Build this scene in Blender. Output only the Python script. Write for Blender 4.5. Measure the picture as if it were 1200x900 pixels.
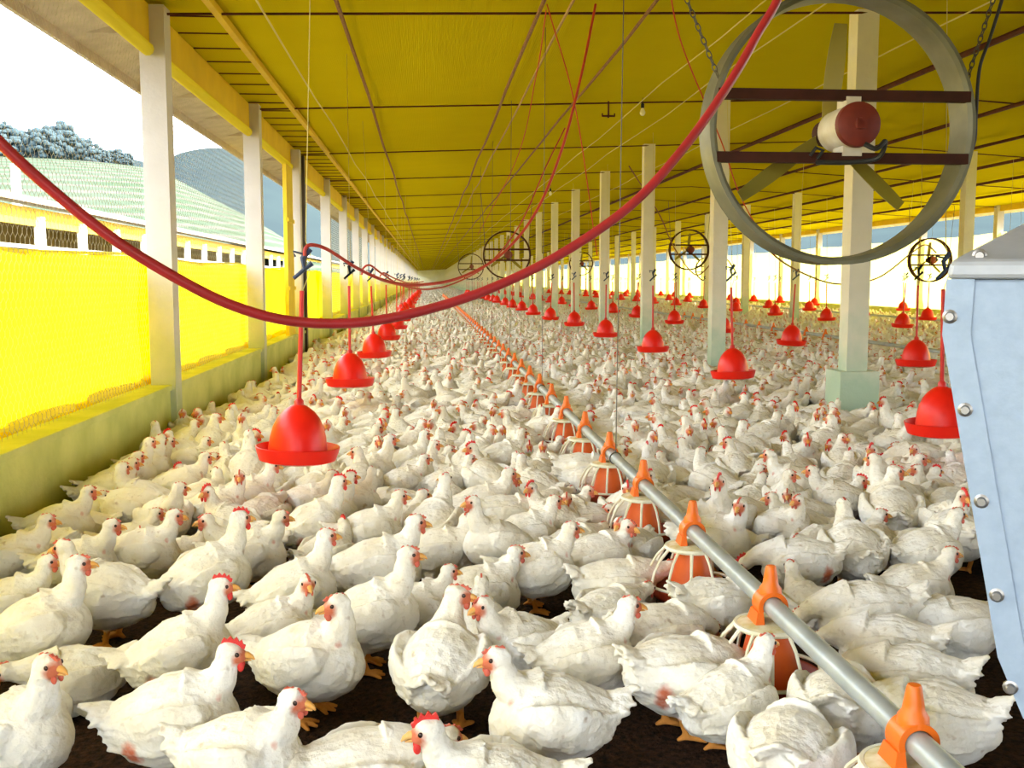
import bpy, math, random
import numpy as np
from mathutils import Vector, Matrix, noise

for _o in list(bpy.data.objects):
    bpy.data.objects.remove(_o)
S = bpy.context.scene
C = S.collection
R = math.radians
random.seed(7)
rng = np.random.default_rng(11)

# ------------------------------------------------------------------ camera
CAM_H = 1.2
FPX = 1200.0
PITCH = math.atan(121 / FPX)
YAW = math.atan(99 / FPX * math.cos(PITCH))
cam_d = bpy.data.cameras.new('camera')
cam_d.sensor_width = 36
cam_d.lens = 36 * FPX / 1200
cam_d.clip_end = 3000
cam_d.clip_start = 0.02
cam = bpy.data.objects.new('camera', cam_d)
C.objects.link(cam)
cam.location = (0, 0, CAM_H)
cam.rotation_euler = (math.pi / 2 - PITCH, 0, -YAW)
S.camera = cam

# ------------------------------------------------------------------ light
S.view_settings.view_transform = 'Standard'
S.view_settings.look = 'None'
S.view_settings.gamma = 1
S.view_settings.use_curve_mapping = False
S.view_settings.exposure = 1.1
S.cycles.use_denoising = True
S.cycles.max_bounces = 9
S.cycles.diffuse_bounces = 6
S.cycles.transmission_bounces = 4
S.cycles.caustics_reflective = False
S.cycles.caustics_refractive = False
S.cycles.sample_clamp_indirect = 6

W = bpy.data.worlds.new('sky')
S.world = W
W.use_nodes = True
wn = W.node_tree.nodes
wl = W.node_tree.links
bg = wn['Background']
bg.inputs[0].default_value = (0.86, 0.93, 1.0, 1)
bg.inputs[1].default_value = 4.2

sun_d = bpy.data.lights.new('sun', 'SUN')
sun_d.energy = 9.0
sun_d.angle = R(1.5)
sun_d.color = (1, 0.95, 0.84)
sun = bpy.data.objects.new('sun', sun_d)
C.objects.link(sun)
sun.rotation_euler = Vector((-0.80, 0.16, -0.56)).to_track_quat('-Z', 'Y').to_euler()

# ------------------------------------------------------------------ pixel rays (1200 x 900 frame)
_F = Vector((math.sin(YAW) * math.cos(PITCH), math.cos(YAW) * math.cos(PITCH), -math.sin(PITCH)))
_R = Vector((math.cos(YAW), -math.sin(YAW), 0))
_U = _R.cross(_F)
EYE = Vector((0, 0, CAM_H))


def ray(px, py):
    return _F * FPX + _R * (px - 600) - _U * (py - 450)


def at_z(px, py, z):
    d = ray(px, py)
    return EYE + d * ((z - CAM_H) / d.z)


def at_y(px, py, y):
    d = ray(px, py)
    return EYE + d * (y / d.y)


def at_x(px, py, x):
    d = ray(px, py)
    return EYE + d * (x / d.x)


def project(p):
    v = Vector(p) - EYE
    z = v.dot(_F)
    return 600 + FPX * v.dot(_R) / z, 450 - FPX * v.dot(_U) / z, z


# ------------------------------------------------------------------ materials
def mat(name, col, rough=0.6, col2=None, scale=8.0, metal=0.0, bump=0.0, bscale=None, spec=0.4,
        detail=4.0, fac=(0.35, 0.7), stretch=None):
    m = bpy.data.materials.new(name)
    m.use_nodes = True
    n, l = m.node_tree.nodes, m.node_tree.links
    b = n['Principled BSDF']
    b.inputs['Roughness'].default_value = rough
    b.inputs['Metallic'].default_value = metal
    b.inputs['Specular IOR Level'].default_value = spec
    b.inputs['Base Color'].default_value = (*col, 1)
    tc = n.new('ShaderNodeTexCoord')
    src = tc.outputs['Object']
    if stretch:
        mp = n.new('ShaderNodeMapping')
        mp.inputs['Scale'].default_value = stretch
        l.new(src, mp.inputs[0])
        src = mp.outputs[0]
    if col2 is not None:
        t = n.new('ShaderNodeTexNoise')
        t.inputs['Scale'].default_value = scale
        t.inputs['Detail'].default_value = detail
        l.new(src, t.inputs[0])
        r = n.new('ShaderNodeMapRange')
        r.inputs[1].default_value, r.inputs[2].default_value = fac
        l.new(t.outputs[0], r.inputs[0])
        mx = n.new('ShaderNodeMix')
        mx.data_type = 'RGBA'
        mx.inputs[6].default_value = (*col, 1)
        mx.inputs[7].default_value = (*col2, 1)
        l.new(r.outputs[0], mx.inputs[0])
        l.new(mx.outputs[2], b.inputs['Base Color'])
    if bump:
        t2 = n.new('ShaderNodeTexNoise')
        t2.inputs['Scale'].default_value = bscale or scale * 3
        t2.inputs['Detail'].default_value = 5
        l.new(src, t2.inputs[0])
        bp = n.new('ShaderNodeBump')
        bp.inputs['Strength'].default_value = bump
        bp.inputs['Distance'].default_value = 0.02
        l.new(t2.outputs[0], bp.inputs['Height'])
        l.new(bp.outputs[0], b.inputs['Normal'])
    return m


def stained(name, col, stain, z0, z1, rough=0.8, base_of=None):
    """painted concrete whose foot is stained (algae) up to a ragged line"""
    m = mat(name, col, rough, tuple(c * 0.88 for c in col), 3.0, bump=0.15, bscale=30)
    n, l = m.node_tree.nodes, m.node_tree.links
    b = n['Principled BSDF']
    old = b.inputs['Base Color'].links[0].from_socket
    g = n.new('ShaderNodeNewGeometry')
    sx = n.new('ShaderNodeSeparateXYZ')
    l.new(g.outputs['Position'], sx.inputs[0])
    t = n.new('ShaderNodeTexNoise')
    t.inputs['Scale'].default_value = 5
    t.inputs['Detail'].default_value = 5
    l.new(g.outputs['Position'], t.inputs[0])
    ad = n.new('ShaderNodeMath')
    ad.operation = 'MULTIPLY_ADD'
    ad.inputs[1].default_value = 0.9
    l.new(t.outputs[0], ad.inputs[0])
    l.new(sx.outputs[2], ad.inputs[2])
    r = n.new('ShaderNodeMapRange')
    r.inputs[1].default_value, r.inputs[2].default_value = z0 + 0.45, z1 + 0.45
    r.inputs[3].default_value, r.inputs[4].default_value = 1, 0
    l.new(ad.outputs[0], r.inputs[0])
    mx = n.new('ShaderNodeMix')
    mx.data_type = 'RGBA'
    mx.inputs[7].default_value = (*stain, 1)
    l.new(old, mx.inputs[6])
    l.new(r.outputs[0], mx.inputs[0])
    l.new(mx.outputs[2], b.inputs['Base Color'])
    return m


def cloth(name, col, trans=0.5, weave=60, dull=0.85):
    m = bpy.data.materials.new(name)
    m.use_nodes = True
    n, l = m.node_tree.nodes, m.node_tree.links
    n.remove(n['Principled BSDF'])
    out = n['Material Output']
    tc = n.new('ShaderNodeTexCoord')
    t = n.new('ShaderNodeTexNoise')
    t.inputs['Scale'].default_value = 2.2
    t.inputs['Detail'].default_value = 5
    l.new(tc.outputs['Object'], t.inputs[0])
    mx = n.new('ShaderNodeMix')
    mx.data_type = 'RGBA'
    mx.inputs[6].default_value = (*col, 1)
    mx.inputs[7].default_value = (col[0] * dull, col[1] * dull, col[2] * dull, 1)
    l.new(t.outputs[0], mx.inputs[0])
    w = n.new('ShaderNodeTexWave')
    w.inputs['Scale'].default_value = weave
    w.inputs['Distortion'].default_value = 1.0
    l.new(tc.outputs['Object'], w.inputs[0])
    bp = n.new('ShaderNodeBump')
    bp.inputs['Strength'].default_value = 0.25
    bp.inputs['Distance'].default_value = 0.004
    l.new(w.outputs[1], bp.inputs['Height'])
    d = n.new('ShaderNodeBsdfDiffuse')
    tr = n.new('ShaderNodeBsdfTranslucent')
    for s in (d, tr):
        l.new(mx.outputs[2], s.inputs[0])
        l.new(bp.outputs[0], s.inputs['Normal'])
    ms = n.new('ShaderNodeMixShader')
    ms.inputs[0].default_value = trans
    l.new(d.outputs[0], ms.inputs[1])
    l.new(tr.outputs[0], ms.inputs[2])
    l.new(ms.outputs[0], out.inputs[0])
    return m


M = {}
M['post'] = stained('post paint', (0.64, 0.60, 0.57), (0.42, 0.47, 0.24), 0.25, 1.05)
M['post_inner'] = stained('inner post paint', (0.80, 0.76, 0.62), (0.42, 0.55, 0.42), 0.35, 1.0)
M['lowwall'] = mat('low wall paint', (0.66, 0.66, 0.22), 0.85, (0.46, 0.50, 0.14), 3, bump=0.3, bscale=25)
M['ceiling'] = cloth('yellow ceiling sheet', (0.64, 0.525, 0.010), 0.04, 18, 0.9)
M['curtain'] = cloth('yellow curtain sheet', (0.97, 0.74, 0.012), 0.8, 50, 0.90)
M['glare_sheet'] = cloth('pale glare sheet', (0.93, 0.84, 0.22), 0.6, 50, 0.96)
M['valance'] = mat('yellow valance', (0.80, 0.55, 0.01), 0.6, (0.70, 0.46, 0.01), 3, bump=0.2)
M['valance_roll'] = cloth('yellow roll', (0.95, 0.86, 0.12), 0.4)
M['rafter'] = mat('red-brown rod', (0.11, 0.032, 0.016), 0.7, (0.07, 0.022, 0.014), 12, spec=0.15)
M['rope'] = mat('ochre rope', (0.50, 0.33, 0.10), 0.9, (0.38, 0.22, 0.08), 40)
M['darkrope'] = mat('brown rope', (0.30, 0.15, 0.06), 0.9, (0.20, 0.09, 0.04), 40)
M['string'] = mat('pale string', (0.70, 0.60, 0.22), 0.9)
M['wire'] = mat('dark wire', (0.12, 0.11, 0.09), 0.5, metal=0.6)
M['mesh_wire'] = mat('galvanised netting wire', (0.55, 0.52, 0.40), 0.5, metal=0.3)
M['floor'] = mat('dark litter', (0.017, 0.010, 0.0065), 0.95, (0.065, 0.030, 0.015), 45, bump=1.0, bscale=70, spec=0.1)
M['earth'] = mat('outside earth', (0.12, 0.12, 0.05), 0.95, (0.18, 0.13, 0.07), 0.4, spec=0.05)
M['roof'] = mat('roof tile', (0.52, 0.36, 0.28), 0.9, (0.35, 0.25, 0.2), 4)
M['eave_wood'] = mat('eave board', (0.62, 0.54, 0.49), 0.85, (0.48, 0.41, 0.37), 6)
M['endwall'] = mat('end wall paint', (0.78, 0.76, 0.62), 0.85, (0.7, 0.68, 0.5), 1)
M['red'] = mat('red plastic', (0.80, 0.016, 0.006), 0.36, (0.70, 0.012, 0.006), 6, spec=0.3)
M['redpipe'] = mat('red tube', (0.62, 0.02, 0.02), 0.35, (0.5, 0.015, 0.015), 10)
M['hose'] = mat('red rubber hose', (0.40, 0.020, 0.026), 0.36, (0.33, 0.020, 0.022), 14, spec=0.5)
M['thinhose'] = mat('thin red hose', (0.50, 0.045, 0.03), 0.45)
M['redstring'] = mat('red string', (0.55, 0.06, 0.02), 0.9)
M['blue'] = mat('blue hook plastic', (0.035, 0.055, 0.12), 0.5)
M['grey_pipe'] = mat('galvanised pipe', (0.42, 0.46, 0.48), 0.42, (0.33, 0.37, 0.39), 9, metal=0.35, bump=0.05)
M['orange'] = mat('orange plastic', (0.85, 0.17, 0.008), 0.4, (0.75, 0.13, 0.008), 7)
M['orange_pan'] = mat('orange feed cone', (0.72, 0.12, 0.012), 0.45, (0.55, 0.07, 0.01), 8)
M['pan_dish'] = mat('dull red dish', (0.36, 0.04, 0.012), 0.5, (0.26, 0.03, 0.01), 8)
M['white_grill'] = mat('white grille plastic', (0.80, 0.78, 0.66), 0.5, (0.66, 0.62, 0.42), 14)
M['feed_dust'] = mat('feed dust', (0.55, 0.45, 0.18), 0.95, (0.75, 0.70, 0.52), 30)
M['galv'] = mat('galvanised sheet', (0.33, 0.41, 0.52), 0.5, (0.29, 0.365, 0.47), 60, metal=0.25, bump=0.03)
M['galv_lid'] = mat('lid sheet', (0.46, 0.48, 0.52), 0.5, (0.40, 0.42, 0.46), 30, metal=0.25)
M['bolt'] = mat('zinc bolt', (0.30, 0.28, 0.26), 0.35, metal=0.8)
M['fan_ring'] = mat('fan ring paint', (0.20, 0.195, 0.13), 0.45, (0.14, 0.135, 0.085), 7, metal=0.2)
M['fan_bar'] = mat('fan bar paint', (0.045, 0.015, 0.009), 0.7, (0.07, 0.02, 0.013), 9, spec=0.2)
M['motor_white'] = mat('motor body paint', (0.72, 0.68, 0.58), 0.45, (0.58, 0.50, 0.36), 10)
M['motor_red'] = mat('rusty motor cover', (0.20, 0.025, 0.013), 0.55, (0.15, 0.02, 0.012), 18)
M['blade'] = mat('fan blade', (0.30, 0.24, 0.03), 0.45)
M['black'] = mat('black rubber', (0.02, 0.02, 0.02), 0.5)
M['bulb'] = mat('bulb glass', (0.85, 0.82, 0.60), 0.15)
M['door_yellow'] = mat('yellow door paint', (0.85, 0.62, 0.02), 0.6, (0.75, 0.52, 0.02), 4)
M['door_dark'] = mat('dark steel', (0.06, 0.045, 0.035), 0.5, metal=0.3)
M['barn_yellow'] = mat('barn curtain yellow', (0.72, 0.52, 0.05), 0.8, (0.66, 0.46, 0.05), 0.6)
M['barn_white'] = mat('barn white paint', (0.7, 0.68, 0.6), 0.8)
M['barn_dark'] = mat('barn inside', (0.22, 0.17, 0.08), 0.9, (0.32, 0.25, 0.13), 1.5)
M['barn_roof'] = mat('pale roof tile', (0.62, 0.55, 0.50), 0.9, (0.48, 0.40, 0.36), 1.2)
M['leaf'] = mat('tree leaf haze tint', (0.045, 0.068, 0.078), 0.9, (0.065, 0.09, 0.095), 0.9, bump=0.6, bscale=2, spec=0)  # blue-grey of the haze is mixed into the leaf colour
M['leaf_bush'] = mat('bush leaf', (0.12, 0.20, 0.03), 0.9, (0.2, 0.28, 0.05), 3, bump=0.6, bscale=8)
M['bark'] = mat('bark', (0.13, 0.10, 0.07), 0.95)
M['hill_far'] = mat('far hill haze tint', (0.030, 0.042, 0.046), 0.95, (0.034, 0.048, 0.050), 0.05, bump=0.2, spec=0)  # distance haze is put into the hill colour as a bluish grey
M['fl_comb'] = mat('red comb skin', (0.72, 0.035, 0.025), 0.5, (0.55, 0.03, 0.03), 60)
M['fl_comb_pale'] = mat('pale comb skin', (0.62, 0.15, 0.09), 0.55, (0.55, 0.09, 0.06), 60)
M['fl_beak'] = mat('horn beak', (0.78, 0.36, 0.07), 0.45, (0.70, 0.44, 0.16), 80)
M['fl_eye'] = mat('dark eye', (0.035, 0.012, 0.008), 0.2, spec=0.6)


def field_material():
    m = mat('crop field', (0.052, 0.076, 0.048), 0.95, (0.068, 0.084, 0.062), 0.09, spec=0)
    n, l = m.node_tree.nodes, m.node_tree.links
    b = n['Principled BSDF']
    old = b.inputs['Base Color'].links[0].from_socket
    tc = n.new('ShaderNodeTexCoord')
    w = n.new('ShaderNodeTexWave')
    w.bands_direction = 'Z'
    w.inputs['Scale'].default_value = 0.33
    w.inputs['Distortion'].default_value = 1.6
    w.inputs['Detail'].default_value = 2
    l.new(tc.outputs['Object'], w.inputs[0])
    r = n.new('ShaderNodeMapRange')
    r.inputs[1].default_value, r.inputs[2].default_value = 0.55, 0.9
    r.inputs[4].default_value = 0.75
    l.new(w.outputs[1], r.inputs[0])
    mx = n.new('ShaderNodeMix')
    mx.data_type = 'RGBA'
    mx.inputs[7].default_value = (0.11, 0.10, 0.088, 1)
    l.new(old, mx.inputs[6])
    l.new(r.outputs[0], mx.inputs[0])
    l.new(mx.outputs[2], b.inputs['Base Color'])
    return m


M['field'] = field_material()


def feather_material():
    """white plumage; the attribute 'mask' says where bare skin (r), horn (g), comb (b) show"""
    m = bpy.data.materials.new('white plumage')
    m.use_nodes = True
    n, l = m.node_tree.nodes, m.node_tree.links
    b = n['Principled BSDF']
    b.inputs['Roughness'].default_value = 0.85
    b.inputs['Specular IOR Level'].default_value = 0.15
    tc = n.new('ShaderNodeTexCoord')
    oi = n.new('ShaderNodeObjectInfo')
    ad = n.new('ShaderNodeVectorMath')
    ad.operation = 'ADD'
    l.new(tc.outputs['Object'], ad.inputs[0])
    sc = n.new('ShaderNodeMath')
    sc.operation = 'MULTIPLY'
    sc.inputs[1].default_value = 37.0
    l.new(oi.outputs['Random'], sc.inputs[0])
    l.new(sc.outputs[0], ad.inputs[1])
    v = ad.outputs[0]
    t = n.new('ShaderNodeTexNoise')
    t.inputs['Scale'].default_value = 11
    t.inputs['Detail'].default_value = 4
    l.new(v, t.inputs[0])
    r = n.new('ShaderNodeMapRange')
    r.inputs[1].default_value, r.inputs[2].default_value = 0.38, 0.76
    l.new(t.outputs[0], r.inputs[0])
    mx = n.new('ShaderNodeMix')
    mx.data_type = 'RGBA'
    mx.inputs[6].default_value = (0.84, 0.82, 0.765, 1)
    mx.inputs[7].default_value = (0.76, 0.695, 0.555, 1)
    l.new(r.outputs[0], mx.inputs[0])
    # small dark dirt flecks
    t3 = n.new('ShaderNodeTexNoise')
    t3.inputs['Scale'].default_value = 34
    t3.inputs['Detail'].default_value = 2
    l.new(v, t3.inputs[0])
    r3 = n.new('ShaderNodeMapRange')
    r3.inputs[1].default_value, r3.inputs[2].default_value = 0.66, 0.78
    r3.inputs[4].default_value = 0.6
    l.new(t3.outputs[0], r3.inputs[0])
    mf = n.new('ShaderNodeMix')
    mf.data_type = 'RGBA'
    mf.inputs[7].default_value = (0.42, 0.30, 0.20, 1)
    l.new(mx.outputs[2], mf.inputs[6])
    l.new(r3.outputs[0], mf.inputs[0])
    at = n.new('ShaderNodeAttribute')
    at.attribute_name = 'mask'
    sp = n.new('ShaderNodeSeparateColor')
    l.new(at.outputs['Color'], sp.inputs[0])
    # noisy bare skin
    t4 = n.new('ShaderNodeTexNoise')
    t4.inputs['Scale'].default_value = 55
    l.new(v, t4.inputs[0])
    mm = n.new('ShaderNodeMath')
    mm.operation = 'MULTIPLY_ADD'
    mm.inputs[1].default_value = 0.7
    mm.inputs[2].default_value = -0.35
    l.new(t4.outputs[0], mm.inputs[0])
    ms = n.new('ShaderNodeMath')
    ms.operation = 'ADD'
    l.new(sp.outputs[0], ms.inputs[0])
    l.new(mm.outputs[0], ms.inputs[1])
    rs = n.new('ShaderNodeMapRange')
    rs.inputs[1].default_value, rs.inputs[2].default_value = 0.18, 0.85
    l.new(ms.outputs[0], rs.inputs[0])
    col = mf.outputs[2]
    for sock, c in ((rs.outputs[0], (0.60, 0.165, 0.085)), (sp.outputs[1], (0.66, 0.27, 0.055)), (sp.outputs[2], (0.72, 0.035, 0.025))):
        k = n.new('ShaderNodeMix')
        k.data_type = 'RGBA'
        k.inputs[7].default_value = (*c, 1)
        l.new(col, k.inputs[6])
        l.new(sock, k.inputs[0])
        col = k.outputs[2]
    l.new(col, b.inputs['Base Color'])
    # overlapping feather relief
    mp = n.new('ShaderNodeMapping')
    mp.inputs['Scale'].default_value = (26, 55, 55)
    l.new(v, mp.inputs[0])
    vo = n.new('ShaderNodeTexVoronoi')
    vo.inputs['Scale'].default_value = 1.0
    l.new(mp.outputs[0], vo.inputs[0])
    t5 = n.new('ShaderNodeTexNoise')
    t5.inputs['Scale'].default_value = 45
    t5.inputs['Detail'].default_value = 6
    l.new(v, t5.inputs[0])
    hs = n.new('ShaderNodeMath')
    hs.operation = 'MULTIPLY_ADD'
    hs.inputs[1].default_value = 0.45
    l.new(vo.outputs['Distance'], hs.inputs[0])
    l.new(t5.outputs[0], hs.inputs[2])
    bp = n.new('ShaderNodeBump')
    bp.inputs['Strength'].default_value = 0.8
    bp.inputs['Distance'].default_value = 0.010
    l.new(hs.outputs[0], bp.inputs['Height'])
    l.new(bp.outputs[0], b.inputs['Normal'])
    return m


M['feather'] = feather_material()


# ------------------------------------------------------------------ mesh helpers
class MB:
    def __init__(self):
        self.v, self.f = [], []

    def add(self, vs, fs):
        o = len(self.v)
        self.v += [tuple(p) for p in vs]
        self.f += [tuple(i + o for i in q) for q in fs]
        return self

    def box(self, c, s, rz=0.0):
        x, y, z = s[0] / 2, s[1] / 2, s[2] / 2
        vs = [(sx * x, sy * y, sz * z) for sx in (-1, 1) for sy in (-1, 1) for sz in (-1, 1)]
        if rz:
            ca, sa = math.cos(rz), math.sin(rz)
            vs = [(a * ca - b * sa, a * sa + b * ca, d) for a, b, d in vs]
        vs = [(a + c[0], b + c[1], d + c[2]) for a, b, d in vs]
        return self.add(vs, [(0, 1, 3, 2), (4, 6, 7, 5), (0, 4, 5, 1), (2, 3, 7, 6), (0, 2, 6, 4), (1, 5, 7, 3)])

    def tube(self, pts, rad, seg=8, cap=True, flat=None, closed=False, side=None):
        """tube through pts; rad a number, a list, or a list of (side, up) pairs"""
        pts = [Vector(p) for p in pts]
        n = len(pts)
        if not isinstance(rad, (list, tuple)):
            rad = [rad] * n
        rings = []
        prev = None
        for i, p in enumerate(pts):
            if closed:
                t = pts[(i + 1) % n] - pts[i - 1]
            else:
                t = pts[min(i + 1, n - 1)] - pts[max(i - 1, 0)]
            t.normalize()
            if side is not None:
                a = Vector(side)
                a = (a - t * a.dot(t)).normalized()
            elif prev is None:
                a = t.cross(Vector((0, 0, 1)))
                if a.length < 1e-3:
                    a = Vector((1, 0, 0))
                a.normalize()
            else:
                a = (prev - t * prev.dot(t)).normalized()
            prev = a
            b = a.cross(t).normalized()
            if b.z < 0 and side is not None:
                b = -b
            r = rad[i]
            ra, rb = r if isinstance(r, (list, tuple)) else (r, r)
            rings.append([p + a * (ra * math.cos(2 * math.pi * k / seg)) + b * (rb * math.sin(2 * math.pi * k / seg)) for k in range(seg)])
        vs = [q for rg in rings for q in rg]
        fs = []
        m = n if closed else n - 1
        for i in range(m):
            j = (i + 1) % n
            for k in range(seg):
                k2 = (k + 1) % seg
                fs.append((i * seg + k, i * seg + k2, j * seg + k2, j * seg + k))
        if cap and not closed:
            fs.append(tuple(reversed(range(seg))))
            fs.append(tuple((n - 1) * seg + k for k in range(seg)))
        return self.add(vs, fs)

    def lathe(self, prof, seg=32, c=(0, 0, 0), cap=True):
        vs, fs = [], []
        for r, z in prof:
            for k in range(seg):
                a = 2 * math.pi * k / seg
                vs.append((c[0] + r * math.cos(a), c[1] + r * math.sin(a), c[2] + z))
        n = len(prof)
        for i in range(n - 1):
            for k in range(seg):
                k2 = (k + 1) % seg
                fs.append((i * seg + k, i * seg + k2, (i + 1) * seg + k2, (i + 1) * seg + k))
        if cap:
            fs.append(tuple(reversed(range(seg))))
            fs.append(tuple((n - 1) * seg + k for k in range(seg)))
        return self.add(vs, fs)

    def ball(self, c, r, seg=14, rings=9):
        rr = r if isinstance(r, (list, tuple)) else (r, r, r)
        vs = [(c[0], c[1], c[2] - rr[2])]
        for i in range(1, rings):
            th = math.pi * i / rings
            for k in range(seg):
                a = 2 * math.pi * k / seg
                vs.append((c[0] + rr[0] * math.sin(th) * math.cos(a), c[1] + rr[1] * math.sin(th) * math.sin(a), c[2] - rr[2] * math.cos(th)))
        vs.append((c[0], c[1], c[2] + rr[2]))
        fs = [(0, 1 + (k + 1) % seg, 1 + k) for k in range(seg)]
        for i in range(rings - 2):
            for k in range(seg):
                a, b = 1 + i * seg + k, 1 + i * seg + (k + 1) % seg
                fs.append((a, b, b + seg, a + seg))
        top = len(vs) - 1
        o = 1 + (rings - 2) * seg
        fs += [(o + k, o + (k + 1) % seg, top) for k in range(seg)]
        return self.add(vs, fs)

    def mesh(self, name, m=None, smooth=False):
        me = bpy.data.meshes.new(name)
        me.from_pydata(self.v, [], self.f)
        me.update()
        if m is not None:
            me.materials.append(m)
        if smooth:
            me.polygons.foreach_set('use_smooth', [True] * len(me.polygons))
            me.set_sharp_from_angle(angle=R(40))
        return me


def link(name, me, parent=None, loc=None):
    o = bpy.data.objects.new(name, me)
    C.objects.link(o)
    if parent is not None:
        o.parent = parent
    if loc is not None:
        o.location = loc
    return o


def part(name, mb, m, parent=None, smooth=False, loc=None):
    return link(name, mb.mesh(name, m, smooth), parent, loc)


def tag(o, label=None, cat=None, group=None, kind=None):
    if label:
        o['label'] = label
    if cat:
        o['category'] = cat
    if group:
        o['group'] = group
    if kind:
        o['kind'] = kind
    return o


def struct(name, mb, m, parent=None, smooth=False, loc=None, label=None):
    o = part(name, mb, m, parent, smooth, loc)
    o['kind'] = 'structure'
    if label:
        o['label'] = label
    return o


def thing(name, label, cat, loc=(0, 0, 0), rz=0, group=None):
    o = bpy.data.objects.new(name, None)
    o.empty_display_size = 0.1
    C.objects.link(o)
    o.location = loc
    o.rotation_euler = (0, 0, rz)
    return tag(o, label, cat, group)


def copy_tree(o, parent=None):
    c = o.copy()
    C.objects.link(c)
    if parent is not None:
        c.parent = parent
    for ch in list(o.children):
        copy_tree(ch, c)
    return c


def spline(pts, n=10):
    """Catmull-Rom through pts"""
    P = [Vector(p) for p in pts]
    P = [P[0] * 2 - P[1]] + P + [P[-1] * 2 - P[-2]]
    out = []
    for i in range(1, len(P) - 2):
        a, b, c, d = P[i - 1:i + 3]
        for k in range(n):
            t = k / n
            out.append(0.5 * ((2 * b) + (c - a) * t + (2 * a - 5 * b + 4 * c - d) * t * t + (3 * b - a - 3 * c + d) * t ** 3))
    out.append(P[-2])
    return out


ORD = ['first', 'second', 'third', 'fourth', 'fifth', 'sixth', 'seventh', 'eighth', 'ninth', 'tenth', 'eleventh', 'twelfth',
       'thirteenth', 'fourteenth', 'fifteenth', 'sixteenth', 'seventeenth', 'eighteenth', 'nineteenth']
_TENS = ['twentieth', 'thirtieth', 'fortieth', 'fiftieth', 'sixtieth', 'seventieth', 'eightieth', 'ninetieth']
_TEN = ['twenty', 'thirty', 'forty', 'fifty', 'sixty', 'seventy', 'eighty', 'ninety']


def ordinal(k):
    """0 -> first"""
    k += 1
    if k < 20:
        return ORD[k - 1]
    t, u = divmod(k, 10)
    return _TENS[t - 2] if u == 0 else _TEN[t - 2] + '-' + ORD[u - 1]


# ------------------------------------------------------------------ setting
XL, XR, XM = -1.85, 14.2, 6.175          # left wall, right wall, ridge line
Y0, Y1 = -4.0, 190.0
STEP = 3.93
Z_EAVE, Z_RIDGE = 3.06, 3.44
ROWS = [(XL, 7.4), (3.42, 8.0), (8.85, 8.5), (XR, 9.0)]


def ceil_z(x):
    return Z_RIDGE - (Z_RIDGE - Z_EAVE) * abs(x - XM) / (XM - XL)


def grid_mesh(fn, nu, nv):
    vs = [fn(u / nu, v / nv) for v in range(nv + 1) for u in range(nu + 1)]
    fs = [(v * (nu + 1) + u, v * (nu + 1) + u + 1, (v + 1) * (nu + 1) + u + 1, (v + 1) * (nu + 1) + u) for v in range(nv) for u in range(nu)]
    return vs, fs


struct('floor', MB().box(((XL + XR) / 2, (Y0 + Y1) / 2 - 1.2, -0.1), (XR - XL + 0.6, Y1 - Y0 + 3, 0.2)), M['floor'])

cl = MB()


def _ceil(u, v):
    x = XL - 0.05 + u * (XR - XL + 0.1)
    y = Y0 + v * (Y1 - Y0)
    return (x, y, ceil_z(x) + 0.012 * math.sin(x * 2.2 + 0.3 * math.sin(y)) - 0.03 * abs(math.sin(math.pi * (y - 7.6) / STEP)) ** 0.5 + 0.03)


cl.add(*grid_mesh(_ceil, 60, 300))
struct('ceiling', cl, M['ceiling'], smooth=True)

rf = MB()
for sx, xe in ((-1, XL - 0.72), (1, XR + 0.72)):
    ze = 2.93
    zr = 5.2
    rf.add([(xe, Y0 - 0.3, ze), (XM, Y0 - 0.3, zr), (XM, Y1 + 1, zr), (xe, Y1 + 1, ze),
            (xe, Y0 - 0.3, ze + 0.1), (XM, Y0 - 0.3, zr + 0.1), (XM, Y1 + 1, zr + 0.1), (xe, Y1 + 1, ze + 0.1)],
           [(0, 1, 2, 3), (7, 6, 5, 4), (0, 4, 5, 1), (3, 2, 6, 7), (0, 3, 7, 4), (1, 5, 6, 2)])
struct('roof', rf, M['eave_wood'])
OPX = 2.3                                    # right edge of the opening in the unseen front wall
g = MB().box(((OPX + XR) / 2, Y0, 1.7), (XR - OPX, 0.14, 3.4)).box(((XL + OPX) / 2, Y0, 2.7), (OPX - XL, 0.14, 1.4))
g.box(((XL + XR) / 2, Y0, 4.1), (9.0, 0.14, 1.5))
struct('wall_front_added', g, M['endwall'])  # unseen end wall, added to hold back daylight from behind the camera
eb = MB()
y = Y0
while y < 70:
    eb.box((XL - 0.40, y, 3.00), (0.62, 0.06, 0.07))
    y += 1.31
eb.box((XL - 0.70, 70, 2.93), (0.035, 141, 0.13))
struct('trim_1', eb, M['eave_wood'])

struct('wall_left', MB().box((XL - 0.03, (Y0 + Y1) / 2, 0.225), (0.15, Y1 - Y0, 0.45)).box((XL - 0.03, (Y0 + Y1) / 2, 0.455), (0.18, Y1 - Y0, 0.035)), M['lowwall'])
struct('wall_right', MB().box((XR + 0.03, (Y0 + Y1) / 2, 0.2), (0.15, Y1 - Y0, 0.4)), M['lowwall'])
struct('wall_back', MB().box(((XL + XR) / 2, Y1 + 0.1, 1.7), (XR - XL, 0.2, 3.4)), M['endwall'])

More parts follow.
